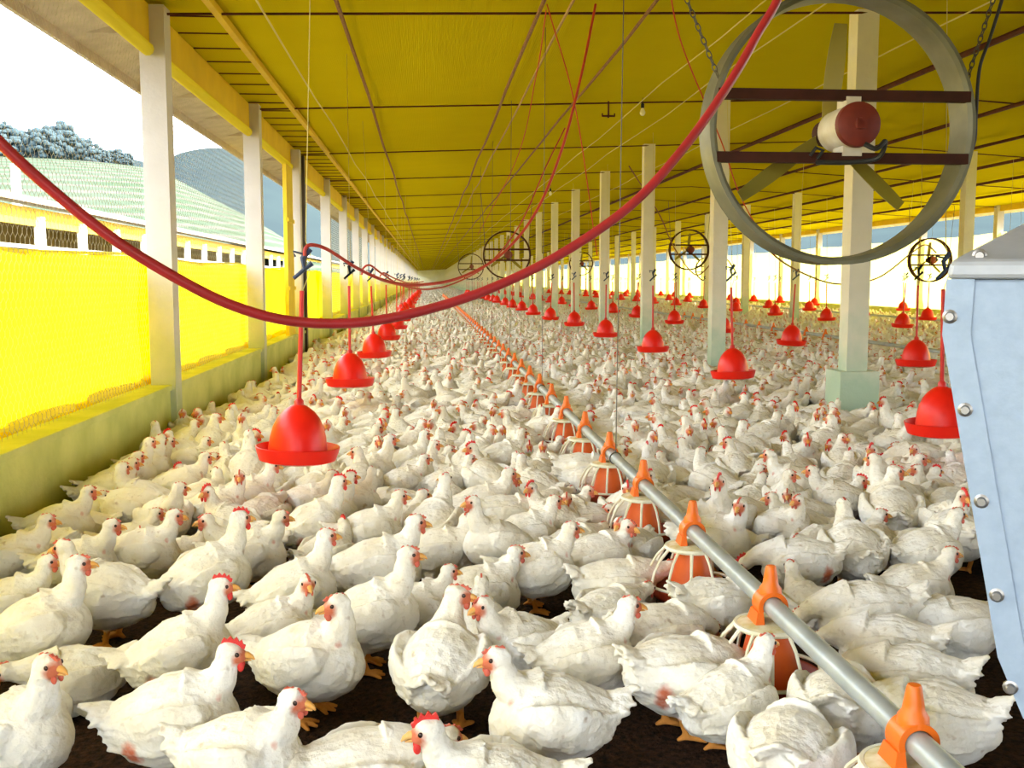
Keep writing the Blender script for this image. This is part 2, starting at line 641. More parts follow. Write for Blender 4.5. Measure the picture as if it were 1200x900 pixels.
# pillars
pm = MB().box((0, 0, 1.56), (0.17, 0.17, 3.12)).mesh('pillar', M['post'])
pmi = MB().box((0, 0, 1.68), (0.17, 0.17, 3.36)).mesh('pillar_inner', M['post_inner'])
plm = MB().box((0, 0, 0.25), (0.32, 0.30, 0.5)).mesh('plinth', M['post_inner'])
nf = int((Y1 - 9) / STEP)
for r_i, (X, y0) in enumerate(ROWS):
    for k in range(-1, nf + 1):
        if r_i == 0 and k == 2:
            continue                                   # the doorway stands here
        o = link('pillar', pm if r_i in (0, 3) else pmi, None, (X, y0 + k * STEP, -0.02 if r_i in (1, 2) else 0))
        o['kind'] = 'structure'
        if r_i in (0, 3):
            o.scale.z = 3.06 / 3.12
        else:
            o.scale.z = ceil_z(X) / 3.36
        if r_i == 1 and k == 0:
            q = link('plinth', plm, o)
            q.scale.z = 1 / o.scale.z
# cross beams (thin dark tie rods under the ceiling sheet)
for k in range(-1, nf + 1):
    b = MB()
    ys = [ROWS[0][1] + k * STEP, ROWS[1][1] + k * STEP, ROWS[2][1] + k * STEP, ROWS[3][1] + k * STEP]
    pts = [(XL, ys[0], Z_EAVE - 0.045)] + [(x, ys[0] + (ys[3] - ys[0]) * (x - XL) / (XR - XL), ceil_z(x) - 0.045) for x in (0, 2, 4, XM, 8, 10, 12)] + [(XR, ys[3], Z_EAVE - 0.045)]
    b.tube(pts, 0.0095, 6)
    struct('beam', b, M['rafter'])
# lengthwise purlins on the right-hand side
for i, (X, rr) in enumerate(((5.1, 0.03), (7.2, 0.028), (8.6, 0.025), (9.9, 0.03), (11.2, 0.03), (12.6, 0.03))):
    b = MB()
    b.tube([(X, Y0, ceil_z(X) - 0.05), (X, Y1, ceil_z(X) - 0.05)], rr, 6)
    struct('beam', b, M['rafter'])
# the short wire cleats and the batten along the left eave
struct('trim_2', MB().box((XL + 0.42, (Y0 + Y1) / 2, ceil_z(XL + 0.42) - 0.035), (0.05, Y1 - Y0, 0.05)), M['valance'])
cb = MB()
y = 2.0
while y < 45:
    cb.tube([(XL + 0.02, y, Z_EAVE - 0.03), (XL + 0.39, y + 0.02, Z_EAVE - 0.025)], 0.006, 5)
    y += 0.5
struct('trim_3', cb, M['rafter'])

# left valance and its roll, the doorway
struct('trim_4', MB().box((XL - 0.03, (Y0 + Y1) / 2, 2.93), (0.03, Y1 - Y0, 0.26)), M['valance'])
vr = MB()
vr.tube([(XL - 0.03, Y0 + i * 2.0, 2.765 + 0.008 * math.sin(i * 1.7)) for i in range(96)], 0.045, 10)
struct('trim_5', vr, M['valance_roll'], smooth=True)
struct('trim_6', MB().box((XR, (Y0 + Y1) / 2, 3.0), (0.05, Y1 - Y0, 0.16)), M['valance'])

# ------------------------------------------------------------------ side curtains and netting
CUR_TOP = 1.385


def curtain_mesh(seed, L, z0, z1, m, amp=0.02):
    rr = random.Random(seed)
    ph = [rr.uniform(0, 6.3) for _ in range(6)]
    b = MB()

    def fn(u, v):
        y = u * L
        z = z0 + v * (z1 - z0) - (0.035 * math.sin(math.pi * u) * (v ** 2))
        d = amp * (math.sin(5 * y + 3 * z + ph[0]) + 0.6 * math.sin(11 * y - 7 * z + ph[1]) + 0.5 * math.sin(3 * y + 9 * z + ph[2]) * v)
        d += 0.05 * math.exp(-((v - 0.04) / 0.06) ** 2)
        return (d, y, z)
    b.add(*grid_mesh(fn, 64, 30))
    return b.mesh('sheet', m, True)


cms = [curtain_mesh(i, STEP + 0.42, 0.40, CUR_TOP, M['curtain']) for i in range(3)]
hem = MB().tube([(0.0, 0, CUR_TOP), (0.0, STEP / 2, CUR_TOP - 0.036), (0.0, STEP - 0.004, CUR_TOP)], 0.012, 6).mesh('hem', M['valance_roll'])
roll = MB().tube([(0.01, i * (STEP - 0.004) / 12, 0.475 + 0.008 * math.sin(i * 2.1)) for i in range(13)], 0.04, 8).mesh('roll', M['valance_roll'], True)
for k in range(-2, nf):
    y = 7.4 + k * STEP + 0.085
    if y + STEP < Y0 + 3:
        continue
    t = thing('side_curtain', 'yellow plastic curtain in the %s bay of the left wall' % (ordinal(k + 2) if k > -2 else 'nearest'), 'curtain', (XL - 0.175 - 0.03 * (k % 2), y - 0.14, 0), 0, 'yellow curtains along the left wall')
    link('sheet', cms[k % 3], t)
    link('hem', hem, t)
    link('roll', roll, t)

rcm = curtain_mesh(9, STEP - 0.17, 0.4, 2.40, M['glare_sheet'], 0.01)
for k in range(0, nf):  # added sheets standing in for the overexposed ground outside the open side
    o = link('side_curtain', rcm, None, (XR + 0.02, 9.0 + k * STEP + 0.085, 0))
    tag(o, 'pale sheet standing in for bright ground at the %s bay along the far right wall' % ordinal(k), 'curtain', 'pale glare sheets along the right wall')


def netting_mesh(L, z0, z1, cell=0.058, r=0.0011):
    segs = []
    w, h = cell, cell * 0.75
    nz = int((z1 - z0) / h)
    ny = int(L / w)
    a = cell * 0.32
    for j in range(nz):
        for i in range(ny):
            y = (i + (0.5 if j % 2 else 0)) * w
            z = z0 + j * h
            segs.append(((0, y, z), (0, y, z + a)))
            segs.append(((0, y, z + a), (0, y + w / 2, z + h)))
            segs.append(((0, y, z + a), (0, y - w / 2, z + h)))
    A = np.array(segs)
    d = A[:, 1] - A[:, 0]
    d /= np.linalg.norm(d, axis=1)[:, None]
    e1 = np.tile(np.array([1.0, 0, 0]), (len(A), 1))
    e2 = np.cross(d, e1)
    V = []
    for p in (0, 1):
        for q in range(3):
            an = 2 * math.pi * q / 3
            V.append(A[:, p] + r * (math.cos(an) * e1 + math.sin(an) * e2))
    V = np.stack(V, 1).reshape(-1, 3)
    V[:, 1] = np.clip(V[:, 1], 0, L)
    base = np.arange(len(A))[:, None, None] * 6
    F = (base + np.array([[0, 1, 4, 3], [1, 2, 5, 4], [2, 0, 3, 5]])[None]).reshape(-1, 4)
    me = bpy.data.meshes.new('netting')
    me.from_pydata(V.tolist(), [], F.tolist())
    me.materials.append(M['mesh_wire'])
    return me


nm = netting_mesh(STEP - 0.17, 0.47, 2.76)
for k in range(-1, 6):
    if k in (1, 2):
        continue
    o = link('wire_netting', nm, None, (XL - 0.080, 7.4 + k * STEP + 0.085, 0))
    tag(o, 'hexagonal wire netting over the %s bay of the left wall' % ordinal(k + 2 if k < 1 else k + 2), 'netting', 'wire netting on the left wall')

# doorway between the second and fourth pillars on the left
yd = 7.4 + 2 * STEP
d = thing('door_1', None, None, (XL, yd - 1.55, 0))
d['kind'] = 'structure'
part('panel', MB().box((0.0, 0.35, 1.36), (0.05, 0.62, 2.72)).box((0.03, 0.35, 1.1), (0.03, 0.62, 0.05)).box((0.03, 0.35, 2.0), (0.03, 0.62, 0.05)), M['door_yellow'], d)
part('frame', MB().box((0.0, 1.17, 1.5), (0.16, 0.14, 3.0)).box((0.0, 1.62, 1.5), (0.16, 0.14, 3.0)), M['door_dark'], d)
part('post', MB().box((0.04, 0.93, 1.5), (0.12, 0.18, 3.0)).box((0.0, 1.39, 1.5), (0.10, 0.14, 3.0)), M['post'], d)

# ------------------------------------------------------------------ ropes and wires under the ceiling
ROPES = [(-1.1, 0.008, 'string', 'thin ochre cord under the ceiling nearest the left wall'),
         (-0.58, 0.016, 'darkrope', 'brown lengthwise ceiling pipe above the left row of drinkers'),
         (0.81, 0.016, 'darkrope', 'brown lengthwise ceiling pipe above the grey feeder pipe'),
         (1.02, 0.012, 'rope', 'pale twisted ceiling rope just right of the brown pipe'),
         (1.62, 0.014, 'darkrope', 'pinkish brown ceiling rope nearest the big fan'),
         (2.4, 0.005, 'string', 'thin yellow ceiling string left of the inner pillars'),
         (2.9, 0.005, 'string', 'thin yellow ceiling string closest to the inner pillars'),
         (4.2, 0.006, 'string', 'thin yellow ceiling string right of the inner pillars')]
for X, rr, mk, lb in ROPES:
    b = MB()
    pts = []
    for i in range(0, 95):
        y = 0.5 + i * 2.0
        sag = 0.012 * math.sin(y * 1.1 + X)
        pts.append((X + 0.012 * math.sin(y * 0.9 + X * 3), y, ceil_z(X) - 0.075 + sag))
    b.tube(pts, rr, 6)
    o = part('ceiling_rope', b, M[mk], smooth=True)
    tag(o, lb, 'rope', 'lengthwise ceiling ropes')

# ------------------------------------------------------------------ feeder lines
XF, ZF = 0.916, 0.33
PSC = 1.131                                   # size of a pan
PAN0, PSTEP = 1.81, 0.82
PIPES = [(XF, 'grey feeder pipe running down the barn between the flocks', 0.95),
         (6.3, 'dark feeder pipe low behind the inner pillars', 9),
         (11.3, 'distant feeder pipe low along the right side', 14)]
for i, (X, lb, ys) in enumerate(PIPES):
    b = MB().tube([(X, ys + j * (130 - ys) / 40, ZF) for j in range(41)], 0.0262, 16)
    o = part('feeder_pipe', b, M['grey_pipe'], smooth=True)
    tag(o, lb, 'pipe', 'feeder pipes')


def pan_parts():
    """one feed pan hung on the pipe; origin on the pipe axis, pipe along Y"""
    t = thing('feed_pan', '', 'feeder')
    saddle = MB()
    outer = []
    for k in range(0, 19):
        a = -R(25) + (math.pi + R(50)) * k / 18
        outer.append((math.cos(a), math.sin(a)))
    vs, fs = [], []
    W2 = 0.026
    for (cx, cz) in outer:
        for rr, yy in ((0.025, -W2), (0.036, -W2), (0.036, W2), (0.025, W2)):
            vs.append((cx * rr, yy, cz * rr))
    for k in range(18):
        for q in range(4):
            a, b2 = k * 4 + q, k * 4 + (q + 1) % 4
            fs.append((a, b2, b2 + 4, a + 4))
    fs += [(3, 2, 1, 0), (72, 73, 74, 75)]
    saddle.add(vs, fs)
    for sx in (-1, 1):
        saddle.add([(sx * 0.024, -0.026, -0.012), (sx * 0.038, -0.026, -0.012), (sx * 0.038, 0.026, -0.012), (sx * 0.024, 0.026, -0.012),
                    (sx * 0.022, -0.034, -0.046), (sx * 0.046, -0.034, -0.046), (sx * 0.046, 0.034, -0.046), (sx * 0.022, 0.034, -0.046)],
                   [(0, 1, 2, 3), (7, 6, 5, 4), (0, 4, 5, 1), (1, 5, 6, 2), (2, 6, 7, 3), (3, 7, 4, 0)])
    sd = part('saddle', saddle, M['orange'], t, True)
    part('cap', MB().lathe([(0.027, 0.026), (0.026, 0.040), (0.019, 0.050), (0.0165, 0.066), (0.0125, 0.090), (0.0105, 0.094), (0.001, 0.095)], 20), M['orange'], t, True)
    # collar under the pipe (feed drop) and dusty disc
    part('disc', MB().lathe([(0.002, -0.060), (0.055, -0.060), (0.076, -0.066), (0.078, -0.074), (0.060, -0.078), (0.002, -0.078)], 32), M['feed_dust'], t, True, (0, 0, 0.020))
    gr = MB()
    ring = lambda r, z, rr, n=40: gr.tube([(r * math.cos(2 * math.pi * k / n), r * math.sin(2 * math.pi * k / n), z) for k in range(n)], rr, 6, closed=True)
    ring(0.080, -0.071, 0.0065)
    ring(0.138, -0.182, 0.0045)
    for k in range(12):
        a = 2 * math.pi * (k + 0.5) / 12
        ca, sa = math.cos(a), math.sin(a)
        gr.tube([(0.080 * ca, 0.080 * sa, -0.072), (0.108 * ca, 0.108 * sa, -0.102), (0.128 * ca, 0.128 * sa, -0.140), (0.138 * ca, 0.138 * sa, -0.182)], [0.0052, 0.0045, 0.0045, 0.0045], 6)
    part('grille', gr, M['white_grill'], t, True, (0, 0, 0.020))
    part('feed_cone', MB().lathe([(0.050, -0.078), (0.054, -0.10), (0.070, -0.175), (0.078, -0.205), (0.002, -0.205)], 28), M['orange_pan'], t, True, (0, 0, 0.020))
    part('pan', MB().lathe([(0.002, -0.218), (0.11, -0.218), (0.120, -0.212), (0.128, -0.192), (0.132, -0.190), (0.132, -0.196), (0.124, -0.218), (0.104, -0.234), (0.002, -0.234)], 36), M['pan_dish'], t, True, (0, 0, 0.020))
    return t


proto_pan = pan_parts()
PANS = []
k = 0
y = PAN0
while y < 62:
    o = proto_pan if k == 0 else copy_tree(proto_pan)
    o.location = (XF, y, ZF)
    o.scale = (PSC, PSC, PSC)
    tag(o, 'orange capped feed pan with white grille, %s along the grey pipe from the front' % ordinal(k), 'feeder', 'orange feed pans on the grey pipe')
    PANS.append((XF, y))
    k += 1
    y += PSTEP
o = copy_tree(proto_pan)
o.location = (6.3, 15.0, ZF)
tag(o, 'orange feed pan on the dark pipe behind the inner pillars, nearest of that line', 'feeder', 'feed pans on the second pipe')
for j in range(1, 14):
    c = copy_tree(proto_pan)
    c.location = (6.3, 15.0 + j * PSTEP, ZF)
    tag(c, 'orange feed pan on the dark pipe behind the inner pillars, %s of that line' % ordinal(j), 'feeder', 'feed pans on the second pipe')

# wires that hold the near feeder pipe
for j in range(6):
    y = 4.92 + 3.28 * j
    b = MB().tube([(XF, y, ZF + 0.02), (XF + 0.02, y, ceil_z(XF) - 0.02)], 0.0025, 5)
    b.tube([(XF + 0.0295 * math.cos(a), y, ZF + 0.0295 * math.sin(a)) for a in [2 * math.pi * q / 16 for q in range(16)]], 0.003, 5, closed=True)
    o = part('suspension_wire', b, M['wire'])
    tag(o, 'thin upright wire holding the grey feeder pipe, %s from the front' % ordinal(j), 'wire', 'wires holding the feeder pipe')

# ------------------------------------------------------------------ bell drinkers
def drinker_parts():
    t = thing('bell_drinker', '', 'drinker')
    bell = MB().lathe([(0.004, 0.262), (0.020, 0.258), (0.045, 0.246), (0.075, 0.224), (0.103, 0.190), (0.122, 0.150), (0.134, 0.105), (0.140, 0.060),
                       (0.142, 0.045), (0.132, 0.045), (0.126, 0.10), (0.10, 0.18), (0.05, 0.235), (0.004, 0.25)], 44)
    part('bell', bell, M['red'], t, True)
    tray = MB().lathe([(0.10, 0.012), (0.150, 0.004), (0.176, 0.010), (0.190, 0.045), (0.198, 0.060), (0.203, 0.058), (0.196, 0.030), (0.184, -0.004), (0.150, -0.014), (0.10, -0.006)], 44, cap=False)
    tray.lathe([(0.130, 0.05), (0.134, 0.003), (0.10, 0.003), (0.10, -0.004), (0.138, -0.006), (0.141, 0.05)], 44, cap=False)
    part('tray', tray, M['red'], t, True)
    part('down_tube', MB().tube([(0, 0, 0.255), (0, 0, 0.79)], 0.0115, 12).lathe([(0.024, 0.252), (0.022, 0.275), (0.013, 0.285)], 16), M['redpipe'], t, True)
    return t


_HM = {}


def drinker_head(parent, blue):
    if 'cord' not in _HM:
        _HM['cord'] = MB().tube([(0, 0, 0.78), (0.03, 0, 0.86), (0.036, 0, 0.96), (0.012, 0, 1.02), (0, 0, 2.6)], 0.0022, 6).mesh('suspension_cord', M['string'])
    link('suspension_cord', _HM['cord'], parent)
    h = MB()
    h.tube([(0.045, 0, 0.92), (0.01, 0, 0.89), (0.0, 0, 0.94), (0.035, 0, 0.985)], 0.014, 8)
    h.tube([(0.0, 0, 0.96), (-0.045, 0, 0.97), (-0.035, 0, 0.945)], 0.006, 6)
    h.tube([(0.01, 0, 0.89), (-0.04, 0, 0.845)], 0.010, 6)
    if blue not in _HM:
        _HM[blue] = h.mesh('hook', M['blue' if blue else 'black'], True)
    link('hook' if blue else 'valve', _HM[blue], parent)


DRINK_Z = 0.39
proto_d = drinker_parts()
DRINKERS = []
DROWS = [(-0.6, 4.7, 'row nearest the left wall'), (2.6, 5.25, 'row just left of the inner pillars'), (4.68, 6.2, 'row just right of the inner pillars'),
         (8.3, 10.9, 'fourth row from the left wall'), (10.3, 10.65, 'fifth row from the left wall'), (13.0, 10.75, 'row nearest the right wall')]
first = True
for ri, (X, ys, rn) in enumerate(DROWS):
    k = 0
    y = ys
    while y < 70:
        px, py, _ = project((X, y, DRINK_Z))
        if px < 1230:
            o = proto_d if first else copy_tree(proto_d)
            first = False
            drinker_head(o, ri == 0)
            jx = random.uniform(-0.05, 0.05) if k else 0
            if ri == 0 and k:
                jx += 0.03
            if ri == 1 and k == 0:
                jx = 0.15
            o.location = (X + jx, y, DRINK_Z + (random.uniform(-0.015, 0.015) if k else 0))
            o.scale = (0.94, 0.94, 0.97)
            o.rotation_euler = (random.uniform(-0.04, 0.04), R(2.5) if (ri == 0 and k == 0) else random.uniform(-0.04, 0.04), 0)
            tag(o, 'red bell drinker, %s from the front in the %s' % (ordinal(k), rn), 'drinker', 'hanging red bell drinkers')
            DRINKERS.append((X + jx, y, ri, k))
            k += 1
        y += 3.28

# ------------------------------------------------------------------ hoses
fp = [(-70, 92), (0, 167), (60, 222), (130, 278), (200, 322), (270, 357), (340, 376), (420, 378), (500, 363), (580, 336), (660, 296), (740, 240), (800, 175), (850, 105), (885, 45), (925, -40), (980, -150)]
pts = []
for i, (px, py) in enumerate(fp):
    pts.append(at_y(px, py, 1.75 + 0.035 * i))
pts = [Vector((-1.60, 1.60, Z_EAVE - 0.03)), Vector((-1.42, 1.64, 2.50)), at_y(-190, -60, 1.70)] + pts[:-1]
q = pts[-1]
pts += [Vector((q.x + 0.10, q.y + 0.03, q.z + 0.45)), Vector((q.x + 0.16, q.y + 0.06, ceil_z(q.x + 0.16) - 0.03))]
b = MB().tube(spline(pts, 10), 0.0098, 16)
tag(part('water_hose', b, M['hose'], smooth=True), 'thick red rubber hose hanging in a deep curve across the foreground', 'hose')


def hose(name, lb, pix, rr, mk, cat='hose', grp=None):
    pts = [at_y(px, py, yy) for px, py, yy in pix]
    if 'looping over' in lb:
        pts[0].z = ceil_z(pts[0].x) - 0.01
    o = part(name, MB().tube(spline(pts, 8), rr, 8), M[mk], smooth=True)
    return tag(o, lb, cat, grp)


hose('water_hose', 'thin red hose sagging from the nearest left drinker up to the ceiling',
     [(357, 300, 4.7), (358, 291, 4.7), (366, 287, 4.72), (385, 293, 4.8), (420, 315, 5.0), (455, 330, 5.2), (490, 334, 5.4), (540, 325, 5.7), (590, 296, 6.0), (630, 245, 6.3), (660, 170, 6.5), (683, 80, 6.7), (698, 5, 6.85)], 0.0085, 'thinhose', grp='thin red drinker hoses')
hose('water_hose', 'thin red hose looping from the second left drinker along the row',
     [(424, 322, 8.0), (426, 314, 8.0), (434, 311, 8.05), (448, 321, 8.3), (470, 334, 8.8), (500, 339, 9.4), (535, 331, 10.2), (575, 307, 10.9), (610, 262, 11.5), (640, 195, 11.9), (662, 150, 12.1)], 0.008, 'thinhose', grp='thin red drinker hoses')
hose('water_hose', 'thin red hose curling at the third left drinker down the row',
     [(445, 324, 11.3), (450, 320, 11.3), (462, 326, 11.6), (480, 332, 12.2), (496, 330, 13)], 0.008, 'thinhose', grp='thin red drinker hoses')
hose('cable', 'brown cable sagging from the big fan ring past the plinthed pillar to the right', [(838, 195, 8.6), (870, 250, 9.0), (905, 297, 9.4), (945, 322, 10), (985, 333, 10.6), (1030, 325, 11.4), (1070, 295, 12.2), (1085, 287, 12.6), (1097, 296, 12.7)], 0.009, 'darkrope', 'cable', 'sagging brown cables')
hose('cable', 'brown cable looping over the drinkers left of the inner pillars', [(737, 196, 19), (772, 250, 19), (790, 290, 19), (815, 322, 19), (835, 308, 19), (850, 303, 19), (862, 318, 19)], 0.012, 'darkrope', 'cable', 'sagging brown cables')
for pix, lb in (([(641, 5, 7.0), (675, 130, 7.5), (700, 300, 8.6)], 'thin red string slanting down from the ceiling in the middle'),
                ([(640, 12, 7.0), (628, 90, 8.5), (604, 190, 11.5), (560, 275, 17)], 'thin red string running along the ceiling beside the brown pipe'),
                ([(783, -20, 6.0), (800, 55, 6.3), (845, 165, 7.0), (870, 235, 7.6), (908, 300, 8.6)], 'thin red string slanting down left of the big fan')):
    pts = [at_y(px, py, yy) for px, py, yy in pix]
    tag(part('string', MB().tube(spline(pts, 8), 0.0045, 5), M['redstring']), lb, 'string')
# blue tie and stick on the doorway post near the first drinker
# ------------------------------------------------------------------ fans
def fan_parts(RF):
    """axis along Y, origin at the ring centre; the motor end faces -Y"""
    t = thing('circulation_fan', '', 'fan')
    b = MB()
    n = 72
    prof = [(RF + 0.012, -0.085), (RF - 0.004, -0.088), (RF - 0.018, -0.075), (RF - 0.022, 0.0), (RF - 0.018, 0.075), (RF + 0.006, 0.088), (RF + 0.012, 0.080), (RF + 0.004, 0.06), (RF - 0.010, 0.0), (RF + 0.004, -0.06)]
    vs, fs = [], []
    q = len(prof)
    for k in range(n):
        a = 2 * math.pi * k / n
        for r_, yy in prof:
            vs.append((r_ * math.cos(a), yy, r_ * math.sin(a)))
    for k in range(n):
        k2 = (k + 1) % n
        for i in range(q):
            i2 = (i + 1) % q
            fs.append((k * q + i, k2 * q + i, k2 * q + i2, k * q + i2))
    b.add(vs, fs)
    part('ring', b, M['fan_ring'], t, True)
    for zz in (0.125, -0.125):
        w = math.sqrt(RF * RF - zz * zz) * 2 - 0.01
        part('crossbar', MB().box((0, -0.075, zz), (w, 0.035, 0.042)).box((0, -0.058, zz + 0.017), (w, 0.05, 0.008)), M['fan_bar'], t)
    mo = MB()

    def disc(prof, seg=36):
        vs, fs = [], []
        for r_, yy in prof:
            for k in range(seg):
                a = 2 * math.pi * k / seg
                vs.append((0.03 + r_ * math.cos(a), yy, r_ * math.sin(a)))
        for i in range(len(prof) - 1):
            for k in range(seg):
                k2 = (k + 1) % seg
                fs.append((i * seg + k, (i + 1) * seg + k, (i + 1) * seg + k2, i * seg + k2))
        fs.append(tuple(range(seg)))
        fs.append(tuple(reversed([(len(prof) - 1) * seg + k for k in range(seg)])))
        return vs, fs
    mo.add(*disc([(0.080, -0.14), (0.086, -0.135), (0.087, -0.02), (0.087, 0.06), (0.078, 0.075), (0.03, 0.085)]))
    mo.box((0.03, -0.05, 0.098), (0.06, 0.10, 0.04)).box((0.03, -0.05, -0.098), (0.08, 0.10, 0.04))
    mt = part('motor', mo, M['motor_white'], t, True)
    part('cover', MB().add(*disc([(0.012, -0.186), (0.02, -0.178), (0.024, -0.172), (0.076, -0.168), (0.088, -0.160), (0.090, -0.150), (0.090, -0.132), (0.080, -0.130)])).add(
        *[[(0.03 + x, yy, z) for x, yy, z in vv] if j == 0 else vv for j, vv in enumerate(([(-0.02, -0.186, -0.02), (0.02, -0.186, -0.02), (0.02, -0.186, 0.02), (-0.02, -0.186, 0.02), (-0.02, -0.176, -0.02), (0.02, -0.176, -0.02), (0.02, -0.176, 0.02), (-0.02, -0.176, 0.02)],
        [(0, 1, 2, 3), (0, 4, 5, 1), (1, 5, 6, 2), (2, 6, 7, 3), (3, 7, 4, 0)]))]), M['motor_red'], t, True)
    part('hub', MB().add(*[[(x - 0.03, yy, z) for x, yy, z in disc([(0.03, 0.075), (0.055, 0.08), (0.055, 0.13), (0.02, 0.14)], 24)[0]], disc([(0.03, 0.075), (0.055, 0.08), (0.055, 0.13), (0.02, 0.14)], 24)[1]]), M['fan_bar'], t, True)
    for ang in (84, 216, 318):
        bl = MB()
        a = R(ang)
        rad = Vector((math.cos(a), 0, math.sin(a)))
        tan = Vector((-math.sin(a), 0, math.cos(a)))
        up, lo = [], []
        for j in range(9):
            s = j / 8
            r_ = 0.05 + s * (RF - 0.14)
            hw = 0.020 + 0.018 * math.sin(math.pi * min(1, s * 0.8 + 0.1))
            tw = R(38 - 24 * s)
            c0 = rad * r_ + Vector((0, 0.105, 0))
            dv = tan * math.cos(tw) + Vector((0, 1, 0)) * math.sin(tw)
            up.append(c0 + dv * hw)
            lo.append(c0 - dv * hw)
        nrm = Vector((0, 0.003, 0))
        vs = [p - nrm for p in up] + [p - nrm for p in lo] + [p + nrm for p in up] + [p + nrm for p in lo]
        fs = []
        for j in range(8):
            fs += [(j, j + 1, 9 + j + 1, 9 + j), (18 + j, 27 + j, 27 + j + 1, 18 + j + 1), (j, 18 + j, 19 + j, j + 1), (9 + j, 10 + j, 28 + j, 27 + j)]
        fs += [(0, 9, 27, 18), (8, 26, 35, 17)]
        bl.add(vs, fs)
        part('blade', bl, M['blade'], t, True)
    return t


RF = 0.545
fan_c = at_y(980, 152, 4.2)
fan = fan_parts(RF)
fan.location = fan_c
tag(fan, 'large ring fan with rusty red motor cover hanging beside the plinthed pillar', 'fan', 'ring fans')
cb = MB()
cb.tube([(-0.115, -0.10, -0.13), (-0.10, -0.12, -0.10), (-0.13, -0.12, -0.09), (-0.15, -0.11, -0.12)], 0.008, 8)
cb.tube(spline([(0.05, -0.17, -0.08), (0.09, -0.19, -0.10), (0.13, -0.18, -0.07), (0.12, -0.14, -0.13), (0.02, -0.11, -0.145), (-0.12, -0.10, -0.145)], 6), 0.010, 8)
part('motor_cable', cb, M['black'], fan, True)
FANS = [(1.85, 24.0, 1.80, 'ring fan hanging second along the line of the big fan'), (1.85, 44.0, 1.80, 'ring fan hanging third along the line of the big fan'),
        (7.2, 28.0, 2.05, 'ring fan left of the tall inner pillar with a red drinker'), (7.2, 48.0, 2.0, 'small distant ring fan in the middle aisle'),
        (12.7, 25.2, 1.72, 'ring fan near the right wall beside the metal hopper'), (12.7, 46, 1.72, 'small distant ring fan along the sunlit right wall')]
proto_fan = fan
for X, y, z, lb in FANS:
    c = proto_fan.copy()
    C.objects.link(c)
    c.location = (X, y, z)
    tag(c, lb, 'fan', 'ring fans')
    for ch in proto_fan.children:
        if ch.name.startswith('motor_cable'):
            continue
        q = ch.copy()
        C.objects.link(q)
        q.parent = c
        if ch.name.startswith('ring') or ch.name.startswith('motor'):
            q.data = q.data.copy()
            q.data.materials[0] = M['fan_bar']
    b = MB()
    for sx in (-1, 1):
        b.tube([(X + sx * 0.5, y, z + 0.1), (X + sx * 0.6, y, ceil_z(X) - 0.02)], 0.006, 5)
    tag(part('hanging_wire', b, M['wire']), 'wires holding the ' + lb.replace('hanging ', '').replace('seen ', ''), 'wire')


def chain(p0, p1, name, lb):
    p0, p1 = Vector(p0), Vector(p1)
    n = int((p1 - p0).length / 0.028)
    b = MB()
    t = (p1 - p0).normalized()
    u = t.cross(Vector((0, 1, 0))).normalized()
    w = t.cross(u).normalized()
    for i in range(n):
        c = p0 + (p1 - p0) * ((i + 0.5) / n)
        e = u if i % 2 else w
        b.tube([c + t * (0.019 * math.cos(a)) + e * (0.009 * math.sin(a)) for a in [2 * math.pi * q / 10 for q in range(10)]], 0.0028, 5, closed=True)
    tag(part(name, b, M['wire'], smooth=True), lb, 'chain', 'chains of the big fan')


fx, fy, fz = fan_c
chain((fx - 0.50, fy, fz + 0.20), at_y(797, -20, 4.25), 'chain', 'steel chain holding the left side of the big fan')
chain((fx + 0.53, fy, fz + 0.13), at_y(1172, -25, 4.25), 'chain', 'steel chain holding the right side of the big fan')
pts = [at_y(px, py, 4.22) for px, py in ((1182, -30), (1174, 0), (1160, 45), (1148, 80), (1144, 130), (1142, 165), (1134, 185), (1124, 192))]
tag(part('power_cable', MB().tube(spline(pts, 8), 0.0075, 8), M['black'], smooth=True), 'black power cable curving down the right side of the big fan', 'cable')

# bulbs and the little T bracket
def bulb(loc, lb, zc):
    t = thing('light_bulb', lb, 'light bulb', loc, 0, 'bare bulbs under the ceiling')
    part('glass', MB().lathe([(0.003, -0.055), (0.018, -0.05), (0.030, -0.03), (0.031, -0.012), (0.022, 0.012), (0.014, 0.03), (0.013, 0.035)], 18), M['bulb'], t, True)
    part('socket', MB().lathe([(0.016, 0.030), (0.020, 0.036), (0.020, 0.075), (0.008, 0.09)], 14), M['black'], t, True)
    part('flex', MB().tube([(0, 0, 0.085), (0, 0, zc - loc[2])], 0.003, 5), M['black'], t)


p = at_y(753, 130, 11.7)
bulb(p, 'bare light bulb hanging near the small T bracket, closer one', ceil_z(p.x))
p = at_y(645, 226, 20.5)
bulb(p, 'bare light bulb farther down the barn above the hose', ceil_z(p.x))
p = at_y(977, 75, 9.0)
bulb(p, 'bare light bulb seen through the big fan ring', ceil_z(p.x))
p = at_y(713, 136, 11.75)
b = MB().box((p.x, p.y, (p.z + ceil_z(p.x)) / 2 - 0.02), (0.018, 0.018, ceil_z(p.x) - p.z)).box((p.x, p.y, p.z), (0.15, 0.02, 0.018)).box((p.x - 0.07, p.y, p.z + 0.015), (0.014, 0.02, 0.03)).box((p.x + 0.07, p.y, p.z + 0.015), (0.014, 0.02, 0.03))
tag(part('ceiling_bracket', b, M['rafter']), 'small dark T shaped bracket hanging from the ceiling by a bulb', 'bracket')

# ------------------------------------------------------------------ metal feed hopper at the right
HA = Vector((0.66, 1.30, 0))                  # far upper corner of the side we see
HU = Vector((math.cos(R(-29)), math.sin(R(-29)), 0))     # along that side
HW = Vector((-HU.y, HU.x, 0))                # into the hopper


def hp(px, py, back=0.0):
    d = ray(px, py)
    t = ((HA + HW * back) - EYE).dot(HW) / d.dot(HW)
    return EYE + d * t


